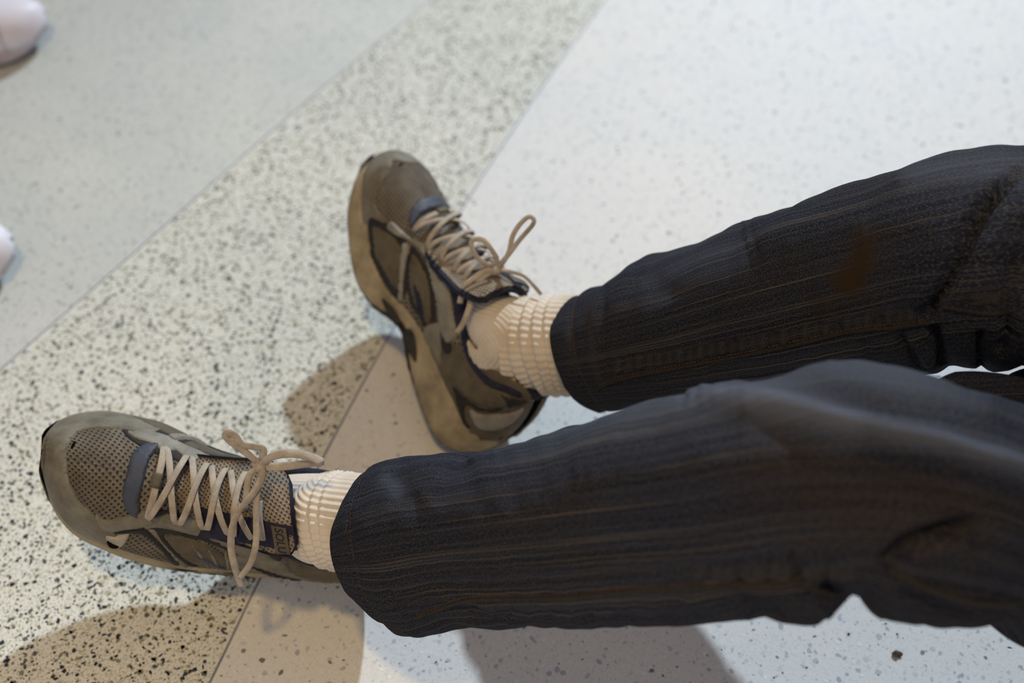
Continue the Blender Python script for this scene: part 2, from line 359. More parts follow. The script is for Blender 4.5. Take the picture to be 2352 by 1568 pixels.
def patch(name,pose,poly,off,ma,parent,bev=.0016,step=.003,sm=5,label=None,corner=False):
    """leather overlay: closed outline in (length, wrap) coordinates of the upper, cut with padded edges"""
    TS=.075; P=np.array(poly,float)*[1,TS]
    if not corner: P=cr(P,sm,True)
    else:
        Q=[]
        for i in range(len(P)):
            a,b=P[i],P[(i+1)%len(P)]; k=max(1,int(np.linalg.norm(b-a)/step)); Q+= [a+(b-a)*j/k for j in range(k)]
        P=np.array(Q)
    d=np.linalg.norm(np.roll(P,-1,0)-P,axis=1); P=P[d>1e-5]
    lo,hi=P.min(0),P.max(0); gx,gy=np.meshgrid(np.arange(lo[0],hi[0],step),np.arange(lo[1],hi[1],step)); I=np.stack([gx.ravel(),gy.ravel()],-1)
    def dist(I):
        A=P;B=np.roll(P,-1,0); ab=B-A; t=np.clip(((I[:,None]-A)*ab).sum(-1)/((ab**2).sum(-1)+1e-15),0,1); return np.linalg.norm(I[:,None]-(A+t[...,None]*ab),axis=-1).min(1)
    def ins(I):
        c=np.zeros(len(I),bool);A=P;B=np.roll(P,-1,0)
        for a,b in zip(A,B): c^=((a[1]>I[:,1])!=(b[1]>I[:,1]))&(I[:,0]<(b[0]-a[0])*(I[:,1]-a[1])/(b[1]-a[1]+1e-15)+a[0])
        return c
    # extra ring just inside the edge for the bevel
    tn=unit(np.roll(P,-1,0)-np.roll(P,1,0)); nn=np.stack([-tn[:,1],tn[:,0]],-1); R1=np.vstack([P+nn*bev*.5,P-nn*bev*.5,P+nn*bev,P-nn*bev])
    I=np.vstack([I,R1]); k=ins(I); I=I[k]; dd=dist(I); I=I[dd>bev*.4]
    vs=[Vector(p) for p in P]+[Vector(p) for p in I]; n=len(P)
    r=delaunay_2d_cdt(vs,[],[list(range(n))],1,1e-7)
    X=np.array([tuple(v) for v in r[0]]); F=r[2]
    e=np.clip(dist(X)/bev,0,1); o=off*np.sqrt(np.clip(1-(1-e)**2,0,1))-.0006*(1-e)
    x=np.clip(X[:,0],1e-4,L-1e-4); t=np.clip(X[:,1]/TS,-.9995,.9995)
    V=pose.pt(x,t,o); ob=mesh(name,V,_faces_flip([tuple(reversed(f)) for f in F],pose.m<0),ma,parent,uv=X)
    if label: ob['label']=label
    return ob
def sole_ring(x,side,inner=0):
    w=wid(x,side); return w
def build_sole(pose,parent,mw,mo,bulge=.003,arch=True):
    NX=110; u=(1-np.cos(np.linspace(0,math.pi,NX)))/2*L; u[0]=.0004;u[-1]=L-.0004
    zb=z_bot(u,1 if arch else 0); zt=z_fea(u)
    prof=[]; K=22
    # section around: from top-medial down round bottom to top-lateral
    for k in range(K):
        a=k/(K-1); prof.append(a)
    V=[];UV=[]
    def wf(v,side): return wid(v,side)
    for i,x in enumerate(u):
        c=cy(x); wl=wf(x,1); wm=wf(x,-1); h_=zt[i]-zb[i]; e=(1+.05*(u[i]<.05))
        flare=bulge*min(1,(wl+wm)/.05)
        ar=np.exp(-((x-.13)/.03)**2)*.006*(1 if arch else 0)
        pts=[]
        n=9
        for j in range(n):    # medial wall top -> bottom
            f=j/(n-1); y=-(wm+flare*(math.sin(f*math.pi*.9)*.8+.35*f)-ar*f); pts.append((y,zt[i]-f*h_))
        for j in range(1,6): f=j/6; pts.append((-(wm+flare*.3-ar)*(1-2*f)*.98 if f<.5 else (wl+flare*.3)*(2*f-1)*.98,zb[i]))
        for j in range(n):
            f=1-j/(n-1); y=(wl+flare*(math.sin(f*math.pi*.9)*.8+.35*f)-ar*.4*f); pts.append((y,zt[i]-f*h_))
        for j in range(1,5): f=j/5; pts.append((wl*(1-2*f) if f<.5 else -wm*(2*f-1),zt[i]))
        # rounding at the ends
        V+=[(x-(.004 if x<.004 else 0)*0,c+p[0],p[1]) for p in pts]; m=len(pts)
        s=0
        for q,p in enumerate(pts): UV.append((x,q*.004))
    V=np.array(V)
    # horizontal flute lines moulded in the side walls
    F=gridf(NX,m,True)+[tuple(range(m))[::-1],tuple(range((NX-1)*m,NX*m))]
    # grooves: shift walls
    q=np.tile(np.arange(m),NX); wall=(q<9)|((q>=14)&(q<23)); xx=V[:,0]
    idx=np.where(q<9,q,22-q)
    gr=np.where(wall&((idx==3)|(idx==4)),1.0,0.0)*np.clip((xx-.02)/.03,0,1)
    s_=np.where(V[:,1]-cy(xx)>0,1,-1); V[:,1]-=s_*gr*.0011*np.clip((L-.02-xx)/.03,0,1)
    o=mesh('midsole',pose(V),_faces_flip(F,pose.m>0),mw,parent,uv=np.array(UV))
    o['label']='grimy tan foam midsole' if mw is M['midsole'] else 'white rubber midsole'
    # outsole: thin tread below, with lug edges
    V=[];u2=np.linspace(.003,L-.002,150); m2=14; th=.0045
    for i,x in enumerate(u2):
        lug=.0004*(1 if (i//3)%2 else 0)
        zb_=z_bot(x,1 if arch else 0); toe=max(0,(x-.275)/.025)*(1 if arch else 0)
        wl=wid(x,1)+bulge*.30+lug; wm=wid(x,-1)+bulge*.30+lug; c=cy(x)
        wl+=.0022*toe; wm+=.0022*toe; row=[(-wm,zb_+.004+.010*toe),(-wm-.0008,zb_+.001),(-wm+.001,zb_-.0015)]+[((-wm*.9)+(wl+wm)*.9*k/5,zb_-.0018-(.001 if (i//3)%2 else 0)) for k in range(1,6)]+[(wl-.001,zb_-.0015),(wl+.0008,zb_+.001),(wl,zb_+.004+.010*toe)]
        V+=[(x+.0035*toe,c+y,z) for y,z in row]; m2=len(row)
    V=np.array(V); F=gridf(150,m2)
    top=V.copy(); 
    o=mesh('outsole',pose(V),_faces_flip(F,pose.m>0),mo,parent)
    o['label']='dark rubber tread'
    if arch:   # dark hollow openings of the arch bridge on each side
        for sd in (-1,1):
            for (xa,xb,za,zb2) in ((.094,.125,.007,.026),(.132,.168,.010,.024)):
                a=np.linspace(0,2*math.pi,20,endpoint=False); xm=(xa+xb)/2; zm=(za+zb2)/2
                xs_=xm+(xb-xa)/2*np.sign(np.cos(a))*np.abs(np.cos(a))**.9; zs=zm+(zb2-za)/2*np.sin(a)*(.35+.65*(xs_-xa)/(xb-xa) if xm<.13 else .35+.65*(xb-xs_)/(xb-xa))+.004*(xs_-xm)/.02
                V=[];
                for r,dy in ((1.0,.0036),(.8,.0042),(.0,.0038)):
                    for x_,z_ in zip(xs_,zs):
                        X_=xm+(x_-xm)*max(r,.01); Z_=zm+(z_-zm)*max(r,.01); V.append((X_,float(cy(X_)+sd*(wid(X_,sd)+dy*.93-np.exp(-((X_-.13)/.03)**2)*.003)),Z_))
                o=mesh('arch_hollow',pose(np.array(V)),gridf(3,20,True),M['outsole'],parent)
def build_upper(pose,parent,m_base,m_lin,collar=True):
    NX=130;NT_=40; u=(1-np.cos(np.linspace(0,math.pi,NX)))/2*L; u[0]=.0003;u[-1]=L-.0002
    for nm,thk in (('upper',0.0),('lining',-.0035)):
        Vs=[];Fs=[];UV=[];b0=0
        for sd in (1,-1):
            tc=tcut(u); T_=tc[:,None]+(1-tc[:,None])*np.linspace(0,1,NT_)[None]**1.0; T_=np.clip(T_,1e-3,.9995)*sd
            X=np.repeat(u[:,None],NT_,1)
            V=pose.pt(X.ravel(),T_.ravel(),thk); Vs.append(V); UV.append(np.stack([X.ravel(),T_.ravel()*.075],-1))
            f=gridf(NX,NT_); f=[tuple(reversed(q)) for q in f] if sd<0 else f
            Fs+= [tuple(i+b0 for i in q) for q in f]; b0+=len(V)
        ob=mesh(nm,np.vstack(Vs),_faces_flip(Fs,pose.m<0),m_base if thk==0 else m_lin,parent,uv=np.vstack(UV))
        ob['label']='woven mesh upper' if thk==0 else 'navy inner lining'
        if not collar and thk==0: pass
    # padded collar roll
    xs=np.concatenate([np.linspace(.128,.0006,60)]); P=[]
    a=pose.pt(xs,np.clip(tcut(xs),1e-3,1),-.0028); b=pose.pt(xs[::-1],-np.clip(tcut(xs[::-1]),1e-3,1),-.0028)
    P=np.vstack([a,b[1:]]); P=P[np.concatenate([[True],np.linalg.norm(np.diff(P,axis=0),axis=1)>1e-5])]
    k=np.ones(7)/7; Q=P.copy()
    for j in range(3): Q[3:-3,j]=np.convolve(P[:,j],k,'valid')
    n=len(Q); s=np.linspace(-1,1,n); r=.0020+.0036*np.clip(1-np.abs(s)**3,0,1)
    V,F=tube(Q,r,10); o=mesh('collar',V,F,m_lin,parent); o['label']='navy padded ankle collar' if m_lin is M['navy'] else 'padded collar'
def dep(p): return p[1]*CT-(p[2]-CH)*ST
def PD(u,v,d): return np.array([0,0,CH])+ray(u,v)*d
def along(o,lam):  pass
def build_tongue(pose,parent,text=False):
    n=40;m=17
    def surf(ex,th,a0=0,a1=1,zoff=0):
        V=[];UV=[]
        for i in range(n):
            a=a0+(a1-a0)*i/(n-1); x=.214-.128*a
            zc=itp(x,[.083,.10,.125,.15,.18,.214],[.148,.141,.126,.1140,.1005,.086])+zoff
            hw=(itp(a,[0,.3,.6,.85,.95,1],[.024,.027,.031,.035,.031,.020])+ex)
            for j in range(m):
                s=-1+2*j/(m-1); y=float(cy(x))+hw*s; V.append((x,y,zc-.012*abs(s)**2.2-.004*(1-a)*s*s+th)); UV.append((x,y))
        return V,UV
    def slab(name,ex,th0,th1,ma,a0=0,a1=1,label=None,z=0):
        A,uv=surf(ex,th1,a0,a1,z);B,_=surf(ex,th0,a0,a1,z); V=np.array(A+B); N=n*m
        f=gridf(n,m); F=[tuple(reversed(q)) for q in f]+[tuple(i+N for i in q) for q in f]
        e=[i*m for i in range(n)]; F+=[(e[i],e[i+1],e[i+1]+N,e[i]+N) for i in range(n-1)]
        e=[i*m+m-1 for i in range(n)]; F+=[(e[i+1],e[i],e[i]+N,e[i+1]+N) for i in range(n-1)]
        F+=[((n-1)*m+j,(n-1)*m+j+1,(n-1)*m+j+1+N,(n-1)*m+j+N) for j in range(m-1)]
        o=mesh(name,pose(V),_faces_flip(F,pose.m<0),ma,parent,uv=np.array(uv+uv)); 
        if label:o['label']=label
    slab('tongue_lining',.0022,-.0065,-.0005,M['navy'],0,1,'navy padded tongue lining')
    slab('tongue',0,-.001,.0022,M['mesh_tongue'],0,.975,'grey woven mesh tongue')
    # navy side wing and tan tag on the lateral side of the tongue
    V=[];UV=[]
    def tp(x,y,th):
        zc=itp(x,[.083,.10,.125,.15,.18,.214],[.148,.141,.126,.1140,.1005,.086]); a=(.214-x)/.128
        hw=itp(a,[0,.3,.6,.85,.95,1],[.024,.027,.031,.035,.031,.020]); s=(y-float(cy(x)))/hw
        return (x,y,zc-.012*abs(s)**2.2-.004*(1-a)*s*s+th)
    def wing(name,x0,x1,y0,y1,th,ma,label):
        V=[];a_,b_=14,10
        for t_ in (th,.0):
            for i in range(a_):
                for j in range(b_): 
                    x=x0+(x1-x0)*i/(a_-1); V.append(tp(x,y0+(y1-y0)*j/(b_-1),t_))
        V=np.array(V); f=gridf(a_,b_); N=a_*b_; F=[tuple(reversed(q)) for q in f]+[tuple(i+N for i in q) for q in f]
        bd=[i*b_ for i in range(a_)]+[(a_-1)*b_+j for j in range(1,b_)]+[i*b_+b_-1 for i in range(a_-2,-1,-1)]+[j for j in range(b_-2,0,-1)]
        for q in range(len(bd)): r=bd[(q+1)%len(bd)]; F.append((bd[q],bd[q]+N,r+N,r))
        o=mesh(name,pose(V),_faces_flip(F,pose.m<0),ma,parent,uv=V[:,:2],smooth=False); o['label']=label; return o
    wing('tongue_wing',.088,.172,.010,.031,.0030,M['navy'],'dark navy wing on the outer side of the tongue')
    wing('tongue_tag',.094,.106,.0125,.0345,.0042,M['leather_brown'],'tan lettered tag on the tongue')
    if text:
        cu=bpy.data.curves.new('lettering','FONT'); cu.body='SOLU'; cu.size=.0085; cu.extrude=.0002; cu.space_character=1.05
        to=bpy.data.objects.new('t',cu); COL.objects.link(to); dg=bpy.context.evaluated_depsgraph_get(); me=bpy.data.meshes.new_from_object(to.evaluated_get(dg))
        V=np.array([v.co[:] for v in me.vertices]); F=[tuple(p.vertices) for p in me.polygons]; bpy.data.objects.remove(to)
        W_=np.array([tp(.1035-v[1]*1.15,.0135+v[0]*.95,.0047+v[2]) for v in V])
        o=mesh('tag_lettering',pose(W_),F,M['navy'],parent,smooth=False); o['label']='dark blue letters on the tongue tag'
def lace_run(pose,parent,x0,t0,x1,t1,lift,w=.0054):
    n=17; a=np.linspace(0,1,n); x=x0+(x1-x0)*a; t=t0+(t1-t0)*a
    tm=abs(t0); off=.0042+(.0072+lift)*np.cos(np.clip(np.abs(t)/tm,0,1)*math.pi/2)**.7
    off[0]=.0006; off[-1]=.0006; off[1]=.0040; off[-2]=.0040
    P=pose.pt(x,t,off); Q=pose.pt(x,t,off+.01); V,F,uv=ribbon(P,Q-P,w,.0015); return mesh('lace',V,F,M['lace'],parent,uv=uv)
EYX=[.210,.187,.164,.141,.119]; EYT=[.42,.41,.41,.43,.49]
DESIGN={'A':{'rand':[[0.2269,0.65],[0.2376,0.593],[0.2489,0.531],[0.2623,0.459],[0.2747,0.286],[0.2802,0.053],[0.2798,-0.197],[0.2729,-0.418],[0.2622,-0.493],[0.2463,-0.516],[0.2328,-0.514],[0.2263,-0.479]],'strap':[[0.247,0.502],[0.2372,0.566],[0.2263,0.456],[0.2159,0.347],[0.2002,0.41],[0.2102,0.526],[0.2191,0.6],[0.228,0.689],[0.2381,0.653]],'eyestay':[[0.2168,0.336],[0.2108,0.323],[0.2052,0.36],[0.1985,0.299],[0.1924,0.299],[0.1856,0.317],[0.1799,0.273],[0.1684,0.316],[0.1595,0.371],[0.1545,0.318],[0.146,0.395],[0.1352,0.433],[0.1246,0.485],[0.1134,0.604],[0.1006,0.732],[0.0934,0.775],[0.0751,0.919],[0.0939,0.914],[0.1255,0.718],[0.1554,0.525],[0.1815,0.479],[0.1992,0.482],[0.2083,0.518]],'vdark':[[0.2001,0.488],[0.1823,0.452],[0.1633,0.46],[0.1388,0.602],[0.1413,0.642],[0.1648,0.546],[0.1847,0.53],[0.1915,0.574],[0.1783,0.707],[0.1578,0.867],[0.1498,0.926],[0.159,0.941],[0.1847,0.722],[0.1956,0.589]],'fdark':[[0.2357,0.689],[0.2207,0.623],[0.2077,0.535],[0.1986,0.6],[0.1843,0.733],[0.1637,0.922],[0.1686,0.974],[0.1873,0.775],[0.2018,0.639],[0.2114,0.624],[0.2207,0.694],[0.2299,0.749]],'bar':[[0.2058,0.523],[0.2,0.509],[0.1908,0.626],[0.176,0.762],[0.1569,0.932],[0.1619,0.956],[0.1834,0.741],[0.1968,0.604]],'panel':[[0.1899,0.568],[0.1811,0.532],[0.1601,0.584],[0.136,0.748],[0.1125,0.937],[0.1322,0.927],[0.1532,0.884],[0.1684,0.799],[0.1825,0.677]],'emblem':[[0.1663,0.709],[0.1506,0.741],[0.1299,0.864],[0.1262,0.922],[0.1452,0.852]],'line':[[0.1205,0.818],[0.0866,0.939],[0.0547,0.99],[0.0428,0.969],[0.0566,0.993],[0.0869,0.992]],'tri':[[0.1149,0.506],[0.1053,0.602],[0.0942,0.748],[0.1032,0.73],[0.1179,0.551]],'collar':[[0.098,0.65],[0.0874,0.719],[0.0711,0.8],[0.0571,0.801],[0.0445,0.731],[0.0334,0.768],[0.023,0.917],[0.0445,0.952],[0.0664,0.927],[0.0807,0.868]],'tearl':[[0.2289,0.757],[0.2223,0.716],[0.2152,0.64],[0.2126,0.772],[0.2147,0.911],[0.2209,0.915]],'tear':[[0.2257,0.801],[0.22,0.819],[0.215,0.833],[0.2176,0.889],[0.2219,0.881]],'hole':[[0.2785,-0.168],[0.2766,-0.257],[0.2746,-0.27],[0.2754,-0.194],[0.2771,-0.141]],'crescent':[[0.2215,-0.317],[0.2317,-0.164],[0.2353,-0.015],[0.234,0.11],[0.2285,0.267],[0.2241,0.349],[0.2175,0.314],[0.2223,0.137],[0.2231,-0.026],[0.2197,-0.236]]},'B':{'eyestay':[[0.2169,-0.557],[0.2055,-0.483],[0.1914,-0.379],[0.1789,-0.471],[0.1669,-0.405],[0.1517,-0.535],[0.1404,-0.504],[0.1228,-0.613],[0.1091,-0.69],[0.0934,-0.757],[0.0932,-0.866],[0.1086,-0.85],[0.122,-0.787],[0.1377,-0.704],[0.1524,-0.641],[0.1767,-0.504],[0.1906,-0.486],[0.2051,-0.55],[0.2151,-0.656],[0.2242,-0.722],[0.2271,-0.638]],'bar':[[0.2042,-0.611],[0.1991,-0.55],[0.1848,-0.692],[0.1727,-0.796],[0.1534,-0.94],[0.1591,-0.951],[0.176,-0.835],[0.1884,-0.743]],'panel1':[[0.2307,-0.865],[0.2047,-0.631],[0.167,-0.897],[0.1935,-0.915],[0.2127,-0.931]],'panel1d':[[0.2382,-0.895],[0.2047,-0.544],[0.152,-0.951],[0.1905,-0.966],[0.2136,-0.982]],'panel2':[[0.1907,-0.581],[0.1826,-0.551],[0.1619,-0.604],[0.1406,-0.736],[0.121,-0.858],[0.1183,-0.919],[0.1341,-0.912],[0.1526,-0.865],[0.1749,-0.74]],'panel2d':[[0.1976,-0.543],[0.1854,-0.505],[0.1616,-0.566],[0.1381,-0.706],[0.1151,-0.85],[0.108,-0.94],[0.133,-0.943],[0.1504,-0.914],[0.1767,-0.764]],'emblem':[[0.1656,-0.744],[0.1475,-0.786],[0.1289,-0.866],[0.1154,-0.944],[0.1303,-0.916],[0.1462,-0.859]],'chev':[[0.1074,-0.848],[0.0984,-0.856],[0.0885,-0.838],[0.0853,-0.886],[0.0925,-0.91]],'collar':[[0.0733,-0.847],[0.0561,-0.817],[0.0335,-0.734],[0.0152,-0.635],[0.0103,-0.704],[0.0185,-0.803],[0.0324,-0.877],[0.0486,-0.925],[0.0641,-0.947],[0.0724,-0.908]],'lined':[[0.0623,-0.948],[0.043,-0.904],[0.0262,-0.851],[0.0129,-0.748],[0.0168,-0.819],[0.0289,-0.893],[0.0396,-0.929],[0.0338,-0.961],[0.0199,-0.978],[0.0259,-0.994],[0.0422,-0.981],[0.0539,-0.965]],'counter':[[0.0358,-0.922],[0.0228,-0.873],[0.0079,-0.742],[0.0021,-0.629],[0.0021,-0.774],[0.0068,-0.9],[0.0161,-0.956],[0.0268,-0.947]],'heelc':[[0.0234,-0.699],[0.0136,-0.656],[0.002,-0.568],[0.0096,-0.713],[0.015,-0.698]],'rand':[[0.2754,0.017],[0.2808,-0.346],[0.2715,-0.486],[0.2587,-0.723],[0.2493,-0.804],[0.241,-0.791],[0.2283,-0.735]],'strip':[[0.1374,-0.511],[0.1341,-0.435],[0.1154,-0.539],[0.098,-0.658],[0.0956,-0.741],[0.1122,-0.664]]}}
def running_shoe(name,pose,person,label,text,bow):
    sh=empty(name,pose(np.array([0,0,0.])),person); sh['label']=label
    build_sole(pose,sh,M['midsole'],M['outsole'])
    build_upper(pose,sh,M['mesh'],M['navy'])
    ed=[] ; P_=lambda nm,poly,off,ma,**k: patch(nm,pose,poly,off,M[ma],sh,**k)
    DA,DB=DESIGN['A'],DESIGN['B']
    tip=[(.25,.998),(.2985,.998),(.2985,.6),(.2985,0),(.2985,-.6),(.2985,-.998),(.25,-.998)]
    if pose.m>0: rand=DA['rand']+[(.213,-.60),(.195,-.84),(.175,-.985),(.2,-.998)]+tip[::-1]+[(.235,.99),(.222,.88),(.220,.74)]
    else: rand=DB['rand']+[(.236,-.90),(.232,-.985)]+tip[::-1]+[(.2,.998),(.165,.985),(.20,.84),(.235,.70),(.2489,.531),(.2623,.459),(.2747,.286)]
    P_('toe_rand',rand,.0020,'leather',sm=4,label='scuffed grey-brown leather toe rand')
    for sd in (1,-1): P_('heel_base',[(.002,.50*sd),(.03,.60*sd),(.06,.74*sd),(.085,.80*sd),(.10,.90*sd),(.10,.995*sd),(.05,.995*sd),(.002,.99*sd)],.0008,'leather_brown')
    # outer side
    P_('dark_backing',[(.214,.32),(.205,.26),(.16,.28),(.125,.36),(.100,.60),(.095,.80),(.12,.78),(.155,.58),(.19,.54),(.205,.54)],.0010,'dark')
    for nm,key,off,ma in (('side_stripe','fdark',.0014,'dark'),('side_stripe','vdark',.0014,'dark'),('side_bar','bar',.0024,'leather'),('side_panel','panel',.0026,'leather_brown'),
                          ('vamp_strap','strap',.0028,'leather'),('eyestay','eyestay',.0026,'leather'),('emblem','emblem',.0038,'blue'),('heel_stripe','tri',.0030,'dark')):
        P_(nm,DA[key],off,ma,sm=4)
    P_('collar_overlay',DA['collar'],.0018,'leather_brown')
    P_('heel_stripe',DA['line'],.0034,'dark',bev=.0008,step=.002)
    P_('ankle_strap',[(.128,.66),(.104,.76),(.082,.90),(.045,.965),(.010,.90),(.004,.985),(.06,.995),(.12,.99),(.138,.86)],.0022,'leather')
    for k in range(3):
        f=.2+.25*k; P_('side_panel_rib',[(.180-.055*f,.58+.16*f),(.176-.055*f,.585+.16*f),(.150-.035*f,.86+.08*f),(.153-.035*f,.86+.08*f)],.0034,'leather',bev=.0006,step=.002)
    # inner side
    for nm,key,off,ma in (('side_stripe','panel1d',.0010,'dark'),('side_stripe','panel2d',.0012,'dark'),('side_panel','panel1',.0022,'leather_brown'),('side_panel','panel2',.0026,'leather_brown'),('side_bar','bar',.0034,'leather_pale')):
        P_(nm,DB[key],off,ma,sm=4)
    if pose.m<0: P_('eyestay',DB['eyestay'],.0030,'leather_pale',sm=4,label='pale leather eyestay')
    else:
        P_('dark_backing',[(.236,-.40),(.212,-.28),(.16,-.28),(.125,-.32),(.104,-.44),(.11,-.62),(.15,-.66),(.19,-.66),(.215,-.70),(.238,-.60)],.0012,'dark')
        ey=[(.232,-.42)]
        for ex,et in zip(EYX,EYT): ey+=[(ex+.011,-(et-.02)),(ex,-(et-.085)),(ex-.010,-(et-.02))]
        ey+=[(.100,-.54),(.106,-.62),(.135,-.60),(.165,-.575),(.19,-.56),(.212,-.60),(.236,-.52)]
        P_('eyestay',ey,.0026,'leather_pale',sm=3,label='pale leather eyestay')
    P_('navy_gusset',DB['strip'],.0014,'navy',sm=4)
    P_('emblem',DB['emblem'],.0036,'navy',bev=.0010,step=.002)
    P_('collar_overlay',DB['collar'],.0020,'leather_brown'); P_('heel_stripe',DB['lined'],.0024,'dark',bev=.0008,step=.002); P_('heel_stripe',DB['chev'],.0032,'dark',bev=.0008,step=.002)
    P_('heel_counter',DB['counter'],.0028,'leather_pale'); P_('heel_chevron',DB['heelc'],.0030,'dark',bev=.0008,step=.002)
    P_('ankle_strap',[(.108,-.80),(.098,-.86),(.090,-.93),(.076,-.985),(.110,-.99),(.118,-.90)],.0022,'leather')
    P_('vamp_crescent',[(.236,0),(.2345,.20),(.227,.36),(.215,.42),(.2205,.2),(.222,0),(.2205,-.2),(.213,-.42),(.225,-.38),(.2345,-.20)],.0034,'blue',label='blue-grey crescent trim at the base of the laces',sm=4)
    P_('toe_hole',DA['hole'],.0006,'black_hole',bev=.0004,step=.001,label='small worn hole in the toe mesh')
    if pose.m>0:
        P_('side_tear_lining',DA['tearl'],.0030,'lace',bev=.0012,step=.002,label='pale lining showing through a tear')
        P_('side_tear',DA['tear'],.0040,'black_hole',bev=.0003,step=.001,label='dark tear in the side mesh')
    build_tongue(pose,sh,text)
    # laces
    o=lace_run(pose,sh,EYX[0],-EYT[0],EYX[0]-.001,EYT[0],-.001,.0060)
    n=7; a=np.linspace(-.06,.06,n)*1.; xx=np.full(n,EYX[0]+.000); P=pose.pt(xx,a,.0112-.0002*np.abs(a)); Q=pose.pt(xx,a,.02)
    V,F,uv=ribbon(P,Q-P,.0085,.0036); k=mesh('lace_keeper',V,F,M['leather_brown'],sh,uv=uv)
    for i in range(4):
        lace_run(pose,sh,EYX[i],-EYT[i],EYX[i+1],EYT[i+1],.0000)
        lace_run(pose,sh,EYX[i],EYT[i],EYX[i+1],-EYT[i+1],.0021)
    kn=pose.pt(.113,0.0,.017); dk=dep(kn)
    cc=np.array([0,0,CH])
    for nm,pts,w in bow:
        P=cr([PD(u,v,dk+dd) for u,v,dd in pts],7); nrm=cc-P
        # let the band twist a little along its run
        T=unit(np.gradient(P,axis=0)); side=np.cross(T,unit(nrm)); tw=.5*np.sin(np.linspace(0,5,len(P))+len(pts))
        V,F,uv=ribbon(P,unit(nrm)*np.cos(tw)[:,None]+side*np.sin(tw)[:,None],w,.0021); o=mesh(nm,V,F,M['lace'],sh,uv=uv)
    # knot
    u,v,_=bow[0][1][0]; c=PD(u,v,dk+.001); Vk=[];ng=14
    for i in range(ng):
        for j in range(ng*2):
            th=math.pi*(i+.5)/ng; ph=2*math.pi*j/(ng*2); r=.0058*(1+.16*math.sin(3*ph)*math.sin(th)); Vk.append(c+np.array([1.25*r*math.sin(th)*math.cos(ph),r*math.sin(th)*math.sin(ph),r*.85*math.cos(th)]))
    mesh('lace_knot',Vk,[tuple(reversed(f)) for f in gridf(ng,ng*2,True)],M['lace'],sh)
    return sh
PA=[-1.83649, 2.17144, -9.06278, -0.12828, 0.48865, -0.00159, 1.00181, 1.04832, 1.03417]
PB=[-1.26539, -0.35147, -3.98751, -0.03374, 0.57887, -0.00217, 1.06279, 1.03945, 1.03808]
poseA=Pose(PA,False); poseB=Pose(PB,True)
T2=lambda x,t:S(np.array(x),np.array(t))
LMA=[([.303,-.010,.034],(98,1045)),(T2(.213,.42),(328,1185)),(T2(.213,-.42),(372,1030)),(T2(.117,.50),(605,1248)),(T2(.117,-.50),(575,1080)),(T2(.235,1),(205,1235)),(T2(.24,-.95),(262,950)),(T2(.17,1),(390,1300)),(T2(.27,-.9),(165,960)),([.092,0,.150],(655,1180)),(T2(.065,tcut(np.array(.065))),(730,1290)),(T2(.19,-.9),(400,985)),(T2(.12,1),(520,1312)),(T2(.03,1),(760,1345))]
LMB=[([.304,-.010,.030],(885,350)),([.24,-.05,.005],(797,500)),([.20,-.048,.0],(815,640)),(T2(.213,-.42),(945,525)),(T2(.213,.42),(1040,500)),(T2(.117,-.50),(1060,685)),([.13,-.034,.008],(905,760)),([.09,-.034,.0],(943,850)),([.03,-.034,.0],(1000,1000)),([.01,0,.006],(1100,1030)),(T2(.24,-1),(845,500)),(T2(.05,-1),(1040,940)),(T2(.13,-1),(945,730)),(T2(.20,-1),(850,620)),([.092,0,.15],(1160,645)),(T2(.25,.6),(1000,425)),(T2(.288,.3),(945,365)),
 (T2(.09,-tcut(np.array(.09))),(1064,765)),(T2(.065,-tcut(np.array(.065))),(1078,830)),(T2(.04,-tcut(np.array(.04))),(1122,866)),(T2(.015,-tcut(np.array(.015))),(1180,893)),(T2(.001,-tcut(np.array(.001))),(1216,918))]
poseA.fit(LMA); poseB.fit(LMB)
